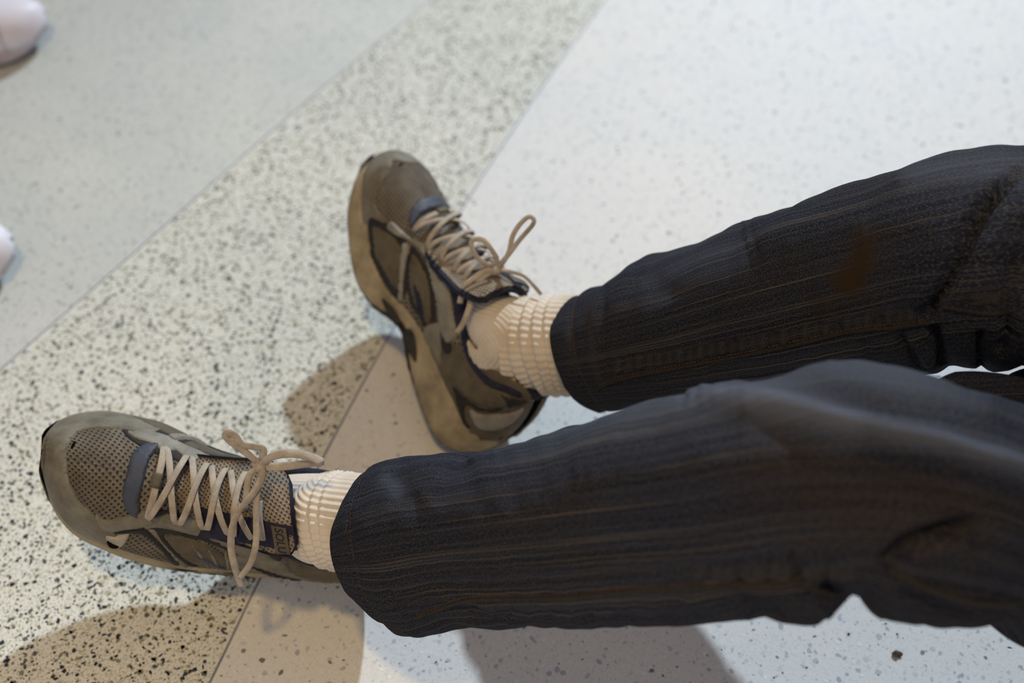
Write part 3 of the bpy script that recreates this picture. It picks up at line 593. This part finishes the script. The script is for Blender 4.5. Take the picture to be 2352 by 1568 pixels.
# ------------------------------------------------------------------ legs in jeans
def leg_tube(axis,top,bot,hips,ds=.0025,NP=300,kd=.88):
    """stations along a leg: axis pixels with heights, silhouettes from the photograph, then hip points beyond the frame"""
    C=np.array([a if len(a)==4 else px(a[0],a[1],a[2]) for a in [tuple(b) for b in axis]],dtype=object); C=np.array([list(c[:3]) for c in C],float); top=np.array(top,float); bot=np.array(bot,float)
    Cs=cr(C,60); s=np.concatenate([[0],np.cumsum(np.linalg.norm(np.diff(Cs,axis=0),axis=1))]); n=int(s[-1]/ds)+1
    q=np.linspace(0,s[-1],n); Cs=np.stack([np.interp(q,s,Cs[:,k]) for k in range(3)],-1)
    T=unit(np.gradient(Cs,axis=0)); kw=int(.05/ds)//2*2+1; k=np.ones(kw)/kw
    for j in range(3): T[:,j]=np.convolve(np.pad(T[:,j],kw//2,'edge'),k,'valid')
    T=unit(T); view=unit(Cs-np.array([0,0,CH])); N1=unit(np.cross(T,view)); 
    if N1[0][1]<0: N1=-N1
    N2=unit(np.cross(N1,T)); N2*=np.sign((N2*view).sum(-1,keepdims=True))*-1   # towards the camera
    pc=proj(Cs); pn=proj(Cs+N1*.01); d=unit(pn-pc); sc=np.linalg.norm(pn-pc,axis=1)/.01
    def hit(poly,sg,i):
        a=poly[:-1];b=poly[1:]; D=d[i]*sg; e=b-a; den=D[0]*e[:,1]-D[1]*e[:,0]; w=a-pc[i]
        t=(w[:,0]*e[:,1]-w[:,1]*e[:,0])/(den+1e-12); uu=(w[:,0]*D[1]-w[:,1]*D[0])/(den+1e-12)
        ok=(uu>=0)&(uu<=1)&(t>0); return t[ok].min() if ok.any() else np.nan
    RU=np.array([hit(top,1,i) for i in range(n)])/sc; RD=np.array([hit(bot,-1,i) for i in range(n)])/sc
    def fill(a):
        k=~np.isnan(a); return np.interp(np.arange(n),np.arange(n)[k],a[k])
    RU,RD=fill(RU),fill(RD)
    def smooth(a,w):
        k=np.hanning(w+2)[1:-1]; k/=k.sum(); return np.convolve(np.pad(a,w//2,'edge'),k,'valid')
    sw=int(.12/ds)//2*2+1; SU,SD=smooth(RU,sw),smooth(RD,sw)
    # hips beyond the frame
    if hips:
        R0=(SU[-1]+SD[-1])/2; h=[Cs[-1]]+[np.array(a[:3]) for a in hips]; 
        H=cr([Cs[-int(.05/ds)]]+h,34)[34:]; H=H[1:]; m=len(H); f=np.linspace(0,1,m)
        N1b=unit(N1[-1]*(1-f)[:,None]+np.array([0,1,0])*f[:,None]); Tb=unit(np.gradient(np.vstack([Cs[-1],H]),axis=0)[1:]); N1b=unit(N1b-Tb*(N1b*Tb).sum(-1,keepdims=True)); N2b=np.cross(N1b,Tb); N2b*=np.sign(N2b[:,2:3])
        Rh=hips[-1][3]; rr=R0+(Rh-R0)*f
        Cs=np.vstack([Cs,H]); N1=np.vstack([N1,N1b]); N2=np.vstack([N2,N2b]); T=np.vstack([T,Tb])
        ex=lambda a: np.concatenate([a,a[-1]+(Rh-a[-1])*f]); RU,RD,SU,SD=map(ex,(RU,RD,SU,SD)); n=len(Cs)
    ph=np.arange(NP)/NP*2*math.pi; cu=(1+np.cos(ph))/2; cd=1-cu
    r=SU[:,None]*cu+SD[:,None]*cd+(RU-SU)[:,None]*cu**5+(RD-SD)[:,None]*cd**5
    x=r*np.cos(ph); rm=((SU+SD)/2)[:,None]; y=np.sin(ph)[None]*rm*kd+np.zeros_like(x)
    V=Cs[:,None]+N1[:,None]*x[...,None]+N2[:,None]*y[...,None]
    s=np.concatenate([[0],np.cumsum(np.linalg.norm(np.diff(Cs,axis=0),axis=1))])
    UV=np.stack([np.repeat(s[:,None],NP,1),np.repeat((ph*rm.mean())[None],n,0)],-1)
    return V,UV,(Cs,N1,N2,T)
def vnorm(V):
    a=np.gradient(V,axis=0); b=np.roll(V,-1,1)-np.roll(V,1,1); nn=unit(np.cross(b,a)); c=V.mean(1,keepdims=True)
    return nn*np.sign((nn*(V-c)).sum(-1).mean())
def pix_field(V,Nn,lines):
    """crease relief: each line (pixels, width_px, height m, side falloff)"""
    P=proj(V); facing=((np.array([0,0,CH])-V)*Nn).sum(-1)>0; out=np.zeros(V.shape[:2])
    for pts,w,a in lines:
        Lp=cr(np.array(pts,float),6); A=Lp[:-1];B=Lp[1:]; k=np.linspace(0,1,len(A)); env=np.clip(np.minimum(k,1-k)*5,0,1)**.7
        best=np.full(P.shape[:2],1e9); be=np.zeros(P.shape[:2])
        for i in range(len(A)):
            ab=B[i]-A[i]; t=np.clip(((P-A[i])*ab).sum(-1)/(ab@ab+1e-9),0,1); dd=np.linalg.norm(P-(A[i]+t[...,None]*ab),axis=-1)
            m=dd<best; best=np.where(m,dd,best); be=np.where(m,env[i],be)
        out+=a*np.exp(-(best/w)**2)*be*facing
    return out
def low_noise(UV,su,sv,seed):
    r=np.random.default_rng(seed); o=np.zeros(UV.shape[:2])
    per=UV[...,1].max()+UV[0,1,1]
    for k in range(7):
        fu=su*r.uniform(.5,1.6)*r.choice([-1,1]); fv=r.integers(1,int(sv)+1); o+=np.sin(2*math.pi*(UV[...,0]*fu+UV[...,1]/per*fv)+r.uniform(0,6.28))
    return o/4
wearer=empty('person',(.35,.45,0))
tag(wearer,'seated person in dark denim jeans and grimy running shoes, legs stretched out','person')
A_top=[(820,1180),(828,1120),(845,1085),(868,1066),(900,1056),(960,1046),(1015,1036),(1060,1037),(1100,1042),(1150,1027),(1250,1000),(1350,966),(1400,947),(1500,920),(1600,897),(1700,872),(1800,854),(1860,836),(1905,822),(1960,829),(2050,842),(2120,858),(2200,882),(2280,908),(2352,932),(2500,985),(2800,1080)]
A_bot=[(812,1290),(835,1350),(870,1400),(925,1450),(975,1459),(1030,1448),(1080,1433),(1200,1438),(1300,1441),(1450,1430),(1600,1427),(1720,1420),(1770,1409),(1840,1428),(1882,1426),(1908,1410),(1930,1386),(1956,1362),(1976,1368),(1992,1395),(2012,1418),(2060,1426),(2130,1425),(2200,1426),(2240,1412),(2262,1406),(2290,1430),(2320,1457),(2352,1480),(2500,1560),(2800,1700)]
A_ax=[(832,1262,.128),(1000,1235,.160),(1300,1200,.222),(1600,1165,.280),(1850,1130,.315),(2050,1130,.325),(2200,1158,.305),(2352,1205,.275),(2600,1290,.225)]
B_top=[(1280,740),(1300,700),(1320,682),(1360,660),(1400,646),(1420,630),(1450,608),(1490,590),(1540,577),(1600,555),(1700,515),(1800,478),(1900,445),(2000,408),(2080,378),(2150,358),(2250,340),(2352,333),(2500,335),(2800,380)]
B_bot=[(1320,880),(1340,915),(1385,945),(1450,940),(1600,925),(1800,905),(1900,888),(2000,874),(2100,862),(2160,858),(2180,846),(2200,842),(2240,845),(2254,835),(2282,852),(2300,848),(2320,834),(2352,842),(2500,880),(2800,950)]
B_ax=[(1310,812,.128),(1500,768,.165),(1700,715,.205),(1900,665,.248),(2100,618,.290),(2250,598,.315),(2400,600,.310),(2600,625,.300)]
VA,UA,FA=leg_tube(A_ax,A_top,A_bot,[(.50,.26,.20,.080),(.74,.30,.125,.09)])
VB,UB,FB=leg_tube(B_ax,B_top,B_bot,[(.58,.49,.265,.080),(.80,.46,.13,.09)])
creA=[([(1560,905),(1750,930),(1950,975),(2150,1022),(2352,1088),(2500,1150)],34,.0100),([(1800,1010),(2000,1062),(2200,1100),(2352,1135),(2500,1190)],40,-.0085),
 ([(2270,1195),(2180,1212),(2090,1245),(2045,1290),(2040,1310)],15,-.014),([(2250,1240),(2150,1255),(2080,1290)],22,.0040),
 ([(2045,1312),(2120,1345),(2220,1378),(2320,1392)],10,.0035),([(2050,1345),(2150,1385),(2250,1405)],16,-.0040),
 ([(1830,1250),(1850,1300),(1862,1345)],14,.0045),([(1812,1260),(1825,1300),(1835,1340)],9,-.0035),
 ([(1880,1345),(1915,1365),(1945,1360)],13,-.012),([(1850,1365),(1890,1395),(1900,1412)],14,.0045),([(1700,1385),(1760,1400),(1800,1415)],14,-.0035),
 ([(1560,1365),(1640,1395),(1740,1412)],16,.0030),([(900,1070),(915,1120),(900,1170)],28,-.0030),([(985,1060),(1000,1110),(960,1150)],26,.0028),([(1085,1055),(1040,1100),(990,1165)],24,-.0024),
 ([(1150,1040),(1100,1085),(1040,1130),(1000,1200)],30,.0020),([(960,1395),(1010,1370),(1060,1385)],14,.0034),([(1000,1400),(1100,1410),(1180,1425)],13,-.0030),([(880,1330),(900,1380),(940,1420)],12,-.0036),
 ([(1300,1100),(1500,1065),(1700,1040),(1850,1050)],55,.0030),([(1200,1250),(1450,1215),(1700,1190),(1900,1190)],50,-.0022)]
for k,x in enumerate(range(1600,1960,34)): creA.append(([(x+6,1290+6*math.sin(k*2)),(x-2,1318),(x-4,1340)],9,(-.0026 if k%2 else .0022)*(1 if k%3 else 1.4)))
for k,x in enumerate(range(1080,1560,46)): creA.append(([(x+14,1392),(x,1410),(x+4,1428)],9,.0016 if k%2 else -.0016))
creB=[([(2352,385),(2300,440),(2245,520),(2190,620),(2140,700),(2128,745)],12,-.0185),([(2310,400),(2250,470),(2200,560),(2150,650),(2105,715)],34,.0085),([(2400,430),(2320,500),(2260,600),(2215,700)],40,.0050),
 ([(2345,560),(2325,640),(2315,720),(2322,790)],12,-.013),([(2135,742),(2150,790),(2165,850)],11,-.013),([(2060,770),(2095,810),(2120,858)],13,-.0050),([(2075,790),(2110,800),(2140,850)],13,.0040),([(2250,760),(2252,800),(2250,842)],9,-.0085),([(2320,760),(2305,800),(2290,815)],14,-.0090),
 ([(1395,650),(1385,720),(1390,800),(1402,880)],7,-.0022),([(1372,660),(1362,740),(1370,820),(1385,890)],9,.0018),([(1440,625),(1500,640),(1540,700)],30,-.0024),([(1700,560),(1850,520),(2000,500)],50,.0030),([(1980,770),(2000,830),(2010,870)],12,-.0028)]
for k,x in enumerate(range(1420,2110,24)):
    y=868-(x-1420)*.178; creB.append(([(x+5,y-44-8*math.sin(k*1.7)),(x-2,y-24),(x+2,y-8)],6.5,(-.0020 if k%2 else .0018)*(1+.5*math.sin(k*1.3))))
for k,x in enumerate(range(2160,2320,22)): creB.append(([(x+3,665),(x,690),(x,706)],7,-.0026 if k%2 else .002))
def finish_leg(V,UV,cre,seed,noise=.0022):
    Nn=vnorm(V); dsp=pix_field(V,Nn,cre)+low_noise(UV,9,5,seed)*noise+low_noise(UV,34,11,seed+1)*noise*.35
    # hem: thick folded band with a stitched groove
    s=UV[...,0]; dsp+=.0016*(np.clip(1-(s/.021)**6,0,1))-.0012*np.exp(-((s-.022)/.0025)**2)
    dsp*=np.clip((s+.01)/.012,0,1)
    return V+Nn*dsp[...,None]
VA2=finish_leg(VA,UA,creA,3); VB2=finish_leg(VB,UB,creB,11)
def weights(V,Nn,lines): return np.clip(pix_field(V,Nn,lines),0,1)
highlightA=weights(VA,vnorm(VA),[([(1530,900),(1750,935),(1950,978),(2150,1020),(2352,1085),(2500,1150)],26,.75),([(1100,1045),(1400,955),(1650,895),(1900,838),(2100,865),(2300,925)],60,.5),([(870,1080),(905,1120),(900,1150)],22,.35),([(1700,950),(1850,960),(2000,1000)],55,.3)])  # key light on the leg top and fold ridges, painted as colour
stainA=weights(VA,vnorm(VA),[([(1650,1000),(1900,1090),(2150,1180),(2300,1220)],130,.38)])
highlightB=weights(VB,vnorm(VB),[([(2050,410),(2150,390),(2300,380),(2400,400)],40,.45),([(1450,640),(1600,600),(1750,560)],40,.18)])  # painted highlight along the upper side of the farther leg
stainB=weights(VB,vnorm(VB),[([(2010,505),(1990,560),(1970,620),(1930,680)],36,.95),([(1960,620),(1900,690),(1860,720)],45,.55)])
abA=weights(VA,vnorm(VA),[([(x+6,1296),(x-2,1318),(x,1336)],9,.62) for x in list(range(1610,1960,34))]+[([(x,1352),(x+10,1374)],9,.4) for x in range(2110,2300,38)]+[([(1050,1388),(1300,1380),(1560,1362),(1850,1346)],8,.30)])
abB=weights(VB,vnorm(VB),[([(x,868-(x-1420)*.178-44),(x-3,868-(x-1420)*.178-24),(x,868-(x-1420)*.178-8)],6.5,.7) for x in range(1420,2110,24)]+[([(x,665),(x,704)],7,.6) for x in range(2160,2320,22)]+[([(1362,670),(1358,760),(1372,850),(1385,890)],8,.45),([(1320,700),(1312,780),(1330,860)],10,.3)])
def jeans_mesh():
    V=[];F=[];UV=[];wn=[];sn=[];an=[];b=0
    for Vs,U_,w_,s_,a_,Fr in ((VA2,UA,highlightA,stainA,abA,FA),(VB2,UB,highlightB,stainB,abB,FB)):
        n,m=Vs.shape[:2]; f=gridf(n,m,True)
        # inside of the hem: turn the cloth inward
        c=Fr[0][0]; inn=[]
        for k,(ins_,ax) in enumerate(((.0015,-.0006),(.0038,.0012),(.0045,.03),(.0045,.06))):
            cc_=Fr[0][min(int(max(ax,0)/.006),n-1)]; ring=Vs[min(int(max(ax,0)/.0025),n-1)]; r=unit(ring-ring.mean(0)); inn.append(ring-r*ins_+Fr[3][0]*(ax if ax<.002 else 0))
        inn=np.array(inn[::-1]); full=np.concatenate([inn,Vs]); N=len(full); uu=np.concatenate([np.repeat(U_[:1],4,0),U_]); 
        F+= [tuple(i+b for i in reversed(q)) for q in gridf(N,m,True)]; V.append(full.reshape(-1,3)); UV.append(uu.reshape(-1,2))
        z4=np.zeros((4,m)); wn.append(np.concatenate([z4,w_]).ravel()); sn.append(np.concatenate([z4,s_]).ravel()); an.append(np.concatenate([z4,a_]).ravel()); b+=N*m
    # seat of the jeans beyond the frame
    n=26;m=40; seat=[]
    for i in range(n):
        th=math.pi*i/(n-1)
        for j in range(m):
            p=2*math.pi*j/m; sx,sy,sz=.13*math.sin(th)*math.cos(p),.19*math.sin(th)*math.sin(p),.115*math.cos(th); seat.append((.85+sx,.38+sy,.112+sz))
    F+= [tuple(i+b for i in q) for q in gridf(n,m,True)]; V.append(np.array(seat)); UV.append(np.array(seat)[:,:2]); wn.append(np.zeros(n*m)); sn.append(np.zeros(n*m)); an.append(np.zeros(n*m))
    o=mesh('jeans',np.vstack(V),F,M['denim'],wearer,uv=np.vstack(UV)); me=o.data
    for nm,a in (('worn',np.concatenate(wn)),('stain',np.concatenate(sn)),('abrasion',np.concatenate(an))):  # 'worn' carries the painted highlights
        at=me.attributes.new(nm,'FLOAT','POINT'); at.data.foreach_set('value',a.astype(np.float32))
    o['label']='dark indigo denim jeans with ochre slub streaks and stitched hems'; return o
jeans=jeans_mesh()
def bvh_of(V):
    n,m=V.shape[:2]; return BVHTree.FromPolygons([Vector(v) for v in V.reshape(-1,3)],gridf(n,m,True))
bA,bB=bvh_of(VA2),bvh_of(VB2)
def cast(bv,u,v):
    h=bv.ray_cast(Vector((0,0,CH)),Vector(unit(ray(u,v)))); 
    return None if h[0] is None else (np.array(h[0]),np.array(h[1])*(-1 if np.dot(h[1],ray(u,v))>0 else 1))
def seam(bv,pts,name,ma,w,th,lift,dash=0,label=None):
    Lp=cr(np.array(pts,float),14); P=[];N=[]
    for u,v in Lp:
        h=cast(bv,u,v)
        if h: P.append(h[0]+h[1]*lift);N.append(h[1])
    P=np.array(P);N=np.array(N); k=np.ones(5)/5
    for j in range(3):
        P[2:-2,j]=np.convolve(P[:,j],k,'valid'); N[2:-2,j]=np.convolve(N[:,j],k,'valid')
    if not dash:
        V,F,uv=ribbon(P,N,w,th); o=mesh(name,V,F,ma,jeans,uv=uv)
    else:
        s=np.concatenate([[0],np.cumsum(np.linalg.norm(np.diff(P,axis=0),axis=1))]); V=[];F=[];b=0
        for a in np.arange(0,s[-1]-dash,dash):
            q=np.linspace(a+dash*.1,a+dash*.82,5); R_=np.stack([np.interp(q,s,P[:,k]) for k in range(3)],-1); R_[[0,-1]]-=np.stack([np.interp(q[[0,-1]],s,N[:,k]) for k in range(3)],-1)*.0006
            v,f=tube(R_,.00035*w/.0007,5); V.append(v); F+=[tuple(i+b for i in g_) for g_ in f]; b+=len(v)
        o=mesh(name,np.vstack(V),F,ma,jeans); o['kind']='stuff'
    if label:o['label']=label
    return o
seam(bA,[(950,1418),(1000,1402),(1060,1380),(1150,1375),(1300,1372),(1450,1356),(1600,1348),(1750,1344),(1840,1338),(1868,1352),(1900,1362),(1935,1360)],'side_seam',M['seamcloth'],.0034,.0022,.0004,label='raised outer seam with worn edge')
seam(bA,[(2040,1310),(2080,1326),(2130,1350),(2200,1375),(2260,1386),(2330,1388)],'side_seam',M['seamcloth'],.0034,.0022,.0004,label='raised outer seam behind the knee')
seam(bB,[(1372,892),(1420,872),(1550,846),(1700,818),(1850,786),(1950,762),(2050,752),(2110,744),(2126,736)],'inner_seam',M['seamcloth'],.0032,.0022,.0003,label='raised inner seam with ochre stitching')
seam(bB,[(2146,700),(2200,711),(2260,720),(2300,720),(2322,712)],'inner_seam',M['seamcloth'],.0032,.0020,.0003)
seam(bB,[(1375,886),(1420,866),(1550,840),(1700,811),(1850,779),(1950,756),(2050,745),(2110,737)],'seam_stitching',M['thread'],.0010,0,.0002,dash=.0034)
seam(bA,[(955,1412),(1010,1393),(1060,1373),(1150,1368),(1300,1365),(1450,1349),(1600,1341),(1750,1337),(1838,1331)],'seam_stitching',M['thread'],.0008,0,.0002,dash=.0032)
for V_,nm in ((VA2,'a'),(VB2,'b')):     # stitch line round each hem
    ring=V_[9]; Nn=vnorm(V_)[9]; m=len(ring); ring=np.vstack([ring,ring[:1]]); NN=np.vstack([Nn,Nn[:1]])
    s=np.concatenate([[0],np.cumsum(np.linalg.norm(np.diff(ring,axis=0),axis=1))]); V=[];F=[];b=0
    for a in np.arange(0,s[-1]-.003,.0034):
        q=np.linspace(a+.0004,a+.0028,5); I=lambda A_:np.stack([np.interp(q,s,A_[:,k]) for k in range(3)],-1); R_=I(ring)+I(NN)*.0001; R_[[0,-1]]-=I(NN)[[0,-1]]*.0005
        v,f=tube(R_,.00042,5); V.append(v); F+=[tuple(i+b for i in g_) for g_ in f]; b+=len(v)
    o=mesh('hem_stitching',np.vstack(V),F,M['thread'],jeans); o['kind']='stuff'; o['label']='orange hem stitching'
# loose cloth bunched behind the far side of the near thigh
def lump(pts,rad):
    P=cr([px(*p) for p in pts],8); n=len(P); r=np.interp(np.linspace(0,1,n),np.linspace(0,1,len(rad)),rad); V,F=tube(P,r,20); return V,F
V1,F1=lump([(2130,905,.285),(2200,892,.280),(2290,905,.27),(2400,935,.255),(2600,1000,.22)],[.004,.012,.015,.017,.02])
V2,F2=lump([(2318,905,.245),(2350,888,.24),(2420,900,.23),(2600,960,.20)],[.008,.013,.018,.02])
for V_,F_ in ((V1,F1),(V2,F2)):
    uv=np.stack([V_[:,0],V_[:,1]+V_[:,2]],-1); o=mesh('jeans_fold',V_,F_,M['denim'],jeans,uv=uv); o['label']='bunched fold of denim behind the knee'
# body inside the clothes: one continuous skinned figure from feet to waist
def body():
    pts=[];rad=[];ed=[]
    def add(p,r,j=None):
        pts.append(tuple(float(a) for a in p)); rad.append(r)
        if j is not None: ed.append((j,len(pts)-1))
        return len(pts)-1
    root=add((.86,.38,.12),.08); wa=add((.88,.38,.19),.05,root)
    for Fr,hip,pose,kn in ((FA,(.76,.32,.125),poseA,.55),(FB,(.80,.45,.13),poseB,.6)):
        C=Fr[0]; h=add(hip,.07,root); nC=len(C); prev=h
        for k,r in ((.82,.052),(.60,.050),(.52,.048),(.40,.045),(.25,.040),(.12,.034),(.02,.029)): prev=add(C[int(k*(nC-1))],r,prev)
        an=add(pose(np.array([.055,0,.085])),.026,prev); hl=add(pose(np.array([.04,0,.055])),.022,an)
        b=add(pose(np.array([.13,0,.055])),.020,hl); add(pose(np.array([.21,0,.045])),.018,b)
    P=np.array(pts); c=np.array([.35,.45,0]); me=bpy.data.meshes.new('body'); me.from_pydata([tuple(p) for p in P-c],ed,[]); o=bpy.data.objects.new('body',me); put(o,wearer,c)
    sk=o.modifiers.new('skin','SKIN'); 
    for v,r in zip(me.skin_vertices[0].data,rad): v.radius=(r,r)
    me.skin_vertices[0].data[0].use_root=True
    su=o.modifiers.new('sub','SUBSURF'); su.levels=1; su.render_levels=1
    dg=bpy.context.evaluated_depsgraph_get(); m2=bpy.data.meshes.new_from_object(o.evaluated_get(dg)); o.modifiers.clear(); o.data=m2; m2.materials.clear(); m2.materials.append(M['skin']); m2.polygons.foreach_set('use_smooth',[True]*len(m2.polygons))
body()
# socks
def sock(pose,st,folds,label,seed):
    C=[];R_=[]
    for q,r in st: C.append(px(*q) if q[0]>5 else pose(np.array(q))); R_.append(r)
    Cs=cr(C,40); Rs=cr(np.array(R_)[:,None],40)[:,0]; s=np.concatenate([[0],np.cumsum(np.linalg.norm(np.diff(Cs,axis=0),axis=1))]); n=int(s[-1]/.0008); q=np.linspace(0,s[-1],n)
    Cs=np.stack([np.interp(q,s,Cs[:,k]) for k in range(3)],-1); Rs=np.interp(q,s,Rs); T=unit(np.gradient(Cs,axis=0)); kk=np.ones(21)/21
    for k in range(3): T[:,k]=np.convolve(np.pad(T[:,k],10,'edge'),kk,'valid')
    N1=unit(np.cross(unit(T),Cs-np.array([0,0,CH]))); N1*=np.sign(N1[:1,1:2]); N2=np.cross(N1,unit(T)); NP=480; ph=np.arange(NP)/NP*2*math.pi
    ribs=44; qq=(q[-1]-q)[:,None]; d=.0005*np.cos(ph*ribs)[None]*np.clip((q[:,None]-.055)/.015,.45,1)
    for s0,tilt,w,a,p0 in folds:
        c=s0+tilt*np.cos(ph-p0)[None]+.0012*np.sin(3*ph+s0*99)[None]; z=(qq-c)/w; d=d+a*.85*np.exp(-z*z)-a*.75*np.exp(-((z-1.7)/.75)**2)
    r=Rs[:,None]+d; V=Cs[:,None]+N1[:,None]*(r*np.cos(ph))[...,None]+N2[:,None]*(r*np.sin(ph))[...,None]
    UV=np.stack([np.repeat(q[:,None],NP,1),np.repeat(ph[None]*.04,n,0)],-1)
    o=mesh('sock',V.reshape(-1,3),gridf(n,NP,True),M['sock'],wearer,uv=UV.reshape(-1,2)); bm=bmesh.new(); bm.from_mesh(o.data); bmesh.ops.recalc_face_normals(bm,faces=bm.faces); bm.to_mesh(o.data); bm.free()
    o['label']=label; return o
sock(poseA,[((.115,0,.074),.018),((.090,0,.090),.027),((.062,0,.104),.033),((740,1188,.116),.0375),((820,1201,.126),.0395),((900,1212,.136),.041)],
     [(a_,b_,c_,d_,e_) for a_,b_,c_,d_,e_ in ((.042,.005,.0022,.0012,0),(.052,.006,.0024,.0016,.3),(.062,.006,.0024,.0014,.4))],'ribbed cream sock gathered at the ankle of the nearer foot',1)
sock(poseB,[((.115,0,.074),.018),((.090,0,.092),.027),((.066,0,.106),.034),((1170,786,.106),.042),((1240,792,.114),.0455),((1320,792,.124),.046),((1390,790,.134),.045)],
     [(a_,b_,c_,d_,e_) for a_,b_,c_,d_,e_ in ((.040,.004,.0024,.0018,0),(.051,.005,.0026,.0024,.1),(.062,.006,.0026,.0026,.2),(.074,.007,.0026,.0022,.3),(.088,.007,.003,.0012,.3))],'ribbed cream sock gathered at the ankle of the farther foot',2)
bowA=[('lace_loop',[(600,1068,-.001),(575,1047,-.004),(542,1022,-.008),(521,1003,-.012),(524,993,-.014),(540,1000,-.012),(556,1020,-.008),(585,1026,-.006),(603,1030,-.004),(604,1048,-.002),(601,1066,.000)],.0058),
 ('lace_loop',[(602,1068,-.002),(622,1050,-.008),(655,1041,-.014),(700,1045,-.018),(738,1060,-.018),(705,1064,-.013),(655,1070,-.008),(606,1072,-.001)],.0066),
 ('lace_end',[(600,1070,-.002),(601,1098,-.008),(580,1135,-.011),(550,1172,-.012),(533,1212,-.012),(531,1255,-.010),(538,1295,-.006),(546,1322,.004),(554,1345,.014)],.0056),
 ('lace_end',[(603,1072,0),(590,1140,-.007),(588,1195,-.010),(588,1245,-.010),(577,1290,-.006),(552,1326,.002)],.0052),
 ('lace_end',[(598,1072,.002),(574,1090,.000),(566,1130,.002),(563,1165,.006)],.0055),
 ('lace_end',[(596,1150,.002),(597,1200,.000),(604,1240,.006)],.005)]
bowB=[('lace_loop',[(1140,618,0),(1153,602,-.006),(1169,583,-.010),(1195,549,-.016),(1222,518,-.020),(1226,504,-.020),(1214,498,-.020),(1195,514,-.018),(1178,541,-.014),(1171,572,-.010),(1160,596,-.006),(1143,617,0)],.0046),
 ('lace_loop',[(1138,619,0),(1115,606,-.003),(1092,586,-.005),(1082,558,-.006),(1094,549,-.008),(1112,553,-.010),(1130,575,-.010),(1141,594,-.008),(1132,606,-.004),(1120,606,-.001)],.0050),
 ('lace_end',[(1142,618,0),(1170,623,-.002),(1203,634,-.004),(1225,655,-.004),(1243,676,-.002)],.0036),
 ('lace_end',[(1138,619,0),(1114,623,-.002),(1091,637,-.003),(1068,657,-.002),(1056,696,.004)],.0056),
 ('lace_end',[(1136,620,.001),(1105,640,-.003),(1084,668,-.004),(1078,705,-.004),(1066,738,-.003),(1050,764,.000)],.0056)]
running_shoe('running_shoe',poseA,wearer,'worn grey-brown running shoe on the nearer foot, laces crossed and tied in a bow',True,bowA)
running_shoe('running_shoe',poseB,wearer,'worn grey-brown running shoe on the farther foot, turned to show its tan inner sole edge',False,bowB)
# ------------------------------------------------------------------ white sneakers of a second person at the left edge
other=empty('person',(-.80,1.05,0))
tag(other,'standing person in white sneakers at the left edge of the picture','person')
def sneaker(toe_px,ang,label,mir,sc=.98):
    t=px(toe_px[0],toe_px[1],.02); R=np.array([[math.cos(ang),-math.sin(ang),0],[math.sin(ang),math.cos(ang),0],[0,0,1]])
    p=Pose([0,0,0,0,0,0,sc,sc,sc*.86],mir); p.R=R; off=R@np.array([.302*sc,-.010*sc*(-1 if mir else 1),0]); p.t=np.array([t[0],t[1],.004])-np.array([off[0],off[1],0])
    sh=empty('white_sneaker',p(np.zeros(3)),other); sh['label']=label
    build_sole(p,sh,M['white_sole'],M['grey_seam'],.002,False); build_upper(p,sh,M['white'],M['white'],False)
    patch('toe_cap',p,[(.246,-.98),(.243,-.6),(.238,-.3),(.236,0),(.238,.3),(.243,.6),(.246,.98),(.2985,.99),(.2985,.4),(.2985,-.4),(.2985,-.99)],.0022,M['white'],sh,sm=4,label='smooth white toe cap')
    patch('toe_seam',p,[(.2445,-.9),(.236,-.3),(.234,0),(.236,.3),(.2445,.9),(.2465,.9),(.2385,.3),(.2365,0),(.2385,-.3),(.2465,-.9)],.0032,M['grey_seam'],sh,bev=.0005,step=.002)
    for sd in (1,-1): patch('eyestay',p,[(.228,.15*sd),(.19,.24*sd),(.15,.28*sd),(.115,.40*sd),(.12,.62*sd),(.16,.60*sd),(.2,.62*sd),(.228,.55*sd),(.238,.35*sd)],.0022,M['white'],sh)
    for i in range(5): 
        n=13; a=np.linspace(-.42,.42,n); x=np.full(n,.212-.019*i); P=p.pt(x,a,.005+.003*np.cos(a/.42*1.57)); Q=p.pt(x,a,.02); V,F,uv=ribbon(P,Q-P,.007,.0022); mesh('lace',V,F,M['white'],sh,uv=uv)
    return p
s1=sneaker((118,62),math.radians(14),'white sneaker at the top left corner of the picture',True)
s2=sneaker((44,575),math.radians(22),'white sneaker at the left edge, below the corner one',False)
def trousers():
    V=[];F=[];b=0; a=np.arange(40)/40*2*math.pi
    for p,hx in ((s1,1.13),(s2,.95)):
        A0=p(np.array([.055,0,.10])); K=A0+np.array([.05,0,.40]); H=np.array([A0[0]+.0,1.03+(.10 if hx>1 else -.10),.86])
        C=cr([A0-np.array([0,0,.055]),A0,K,H],12); r=np.interp(np.linspace(0,1,len(C)),[0,.3,.6,1],[.075,.07,.08,.115])
        v,f=tube(C,r,32); V.append(v);F+=[tuple(i+b for i in q) for q in f]; b+=len(v)
    o=mesh('trousers',np.vstack(V),F,m_dirty('navy_trousers',(.03,.035,.06),(.05,.05,.07),.9,20),other)
trousers()
# crumb of dirt on the floor
r=random.Random(3); bm=bmesh.new(); bmesh.ops.create_icosphere(bm,subdivisions=2,radius=.0032)
for v in bm.verts: v.co*=r.uniform(.6,1.25); v.co.z*=.5; v.co.x*=1.3
c=px(2060,1504,0); V=[(v.co.x+c[0],v.co.y+c[1],v.co.z+.0014) for v in bm.verts]; F=[tuple(v.index for v in f.verts) for f in bm.faces]
o=mesh('dirt_crumb',V,F,m_dirty('brown_crumb',(.05,.035,.025),(.12,.07,.04),.9,300),smooth=False); tag(o,'tiny dark brown crumb lying on the pale floor below the nearer leg','crumb')
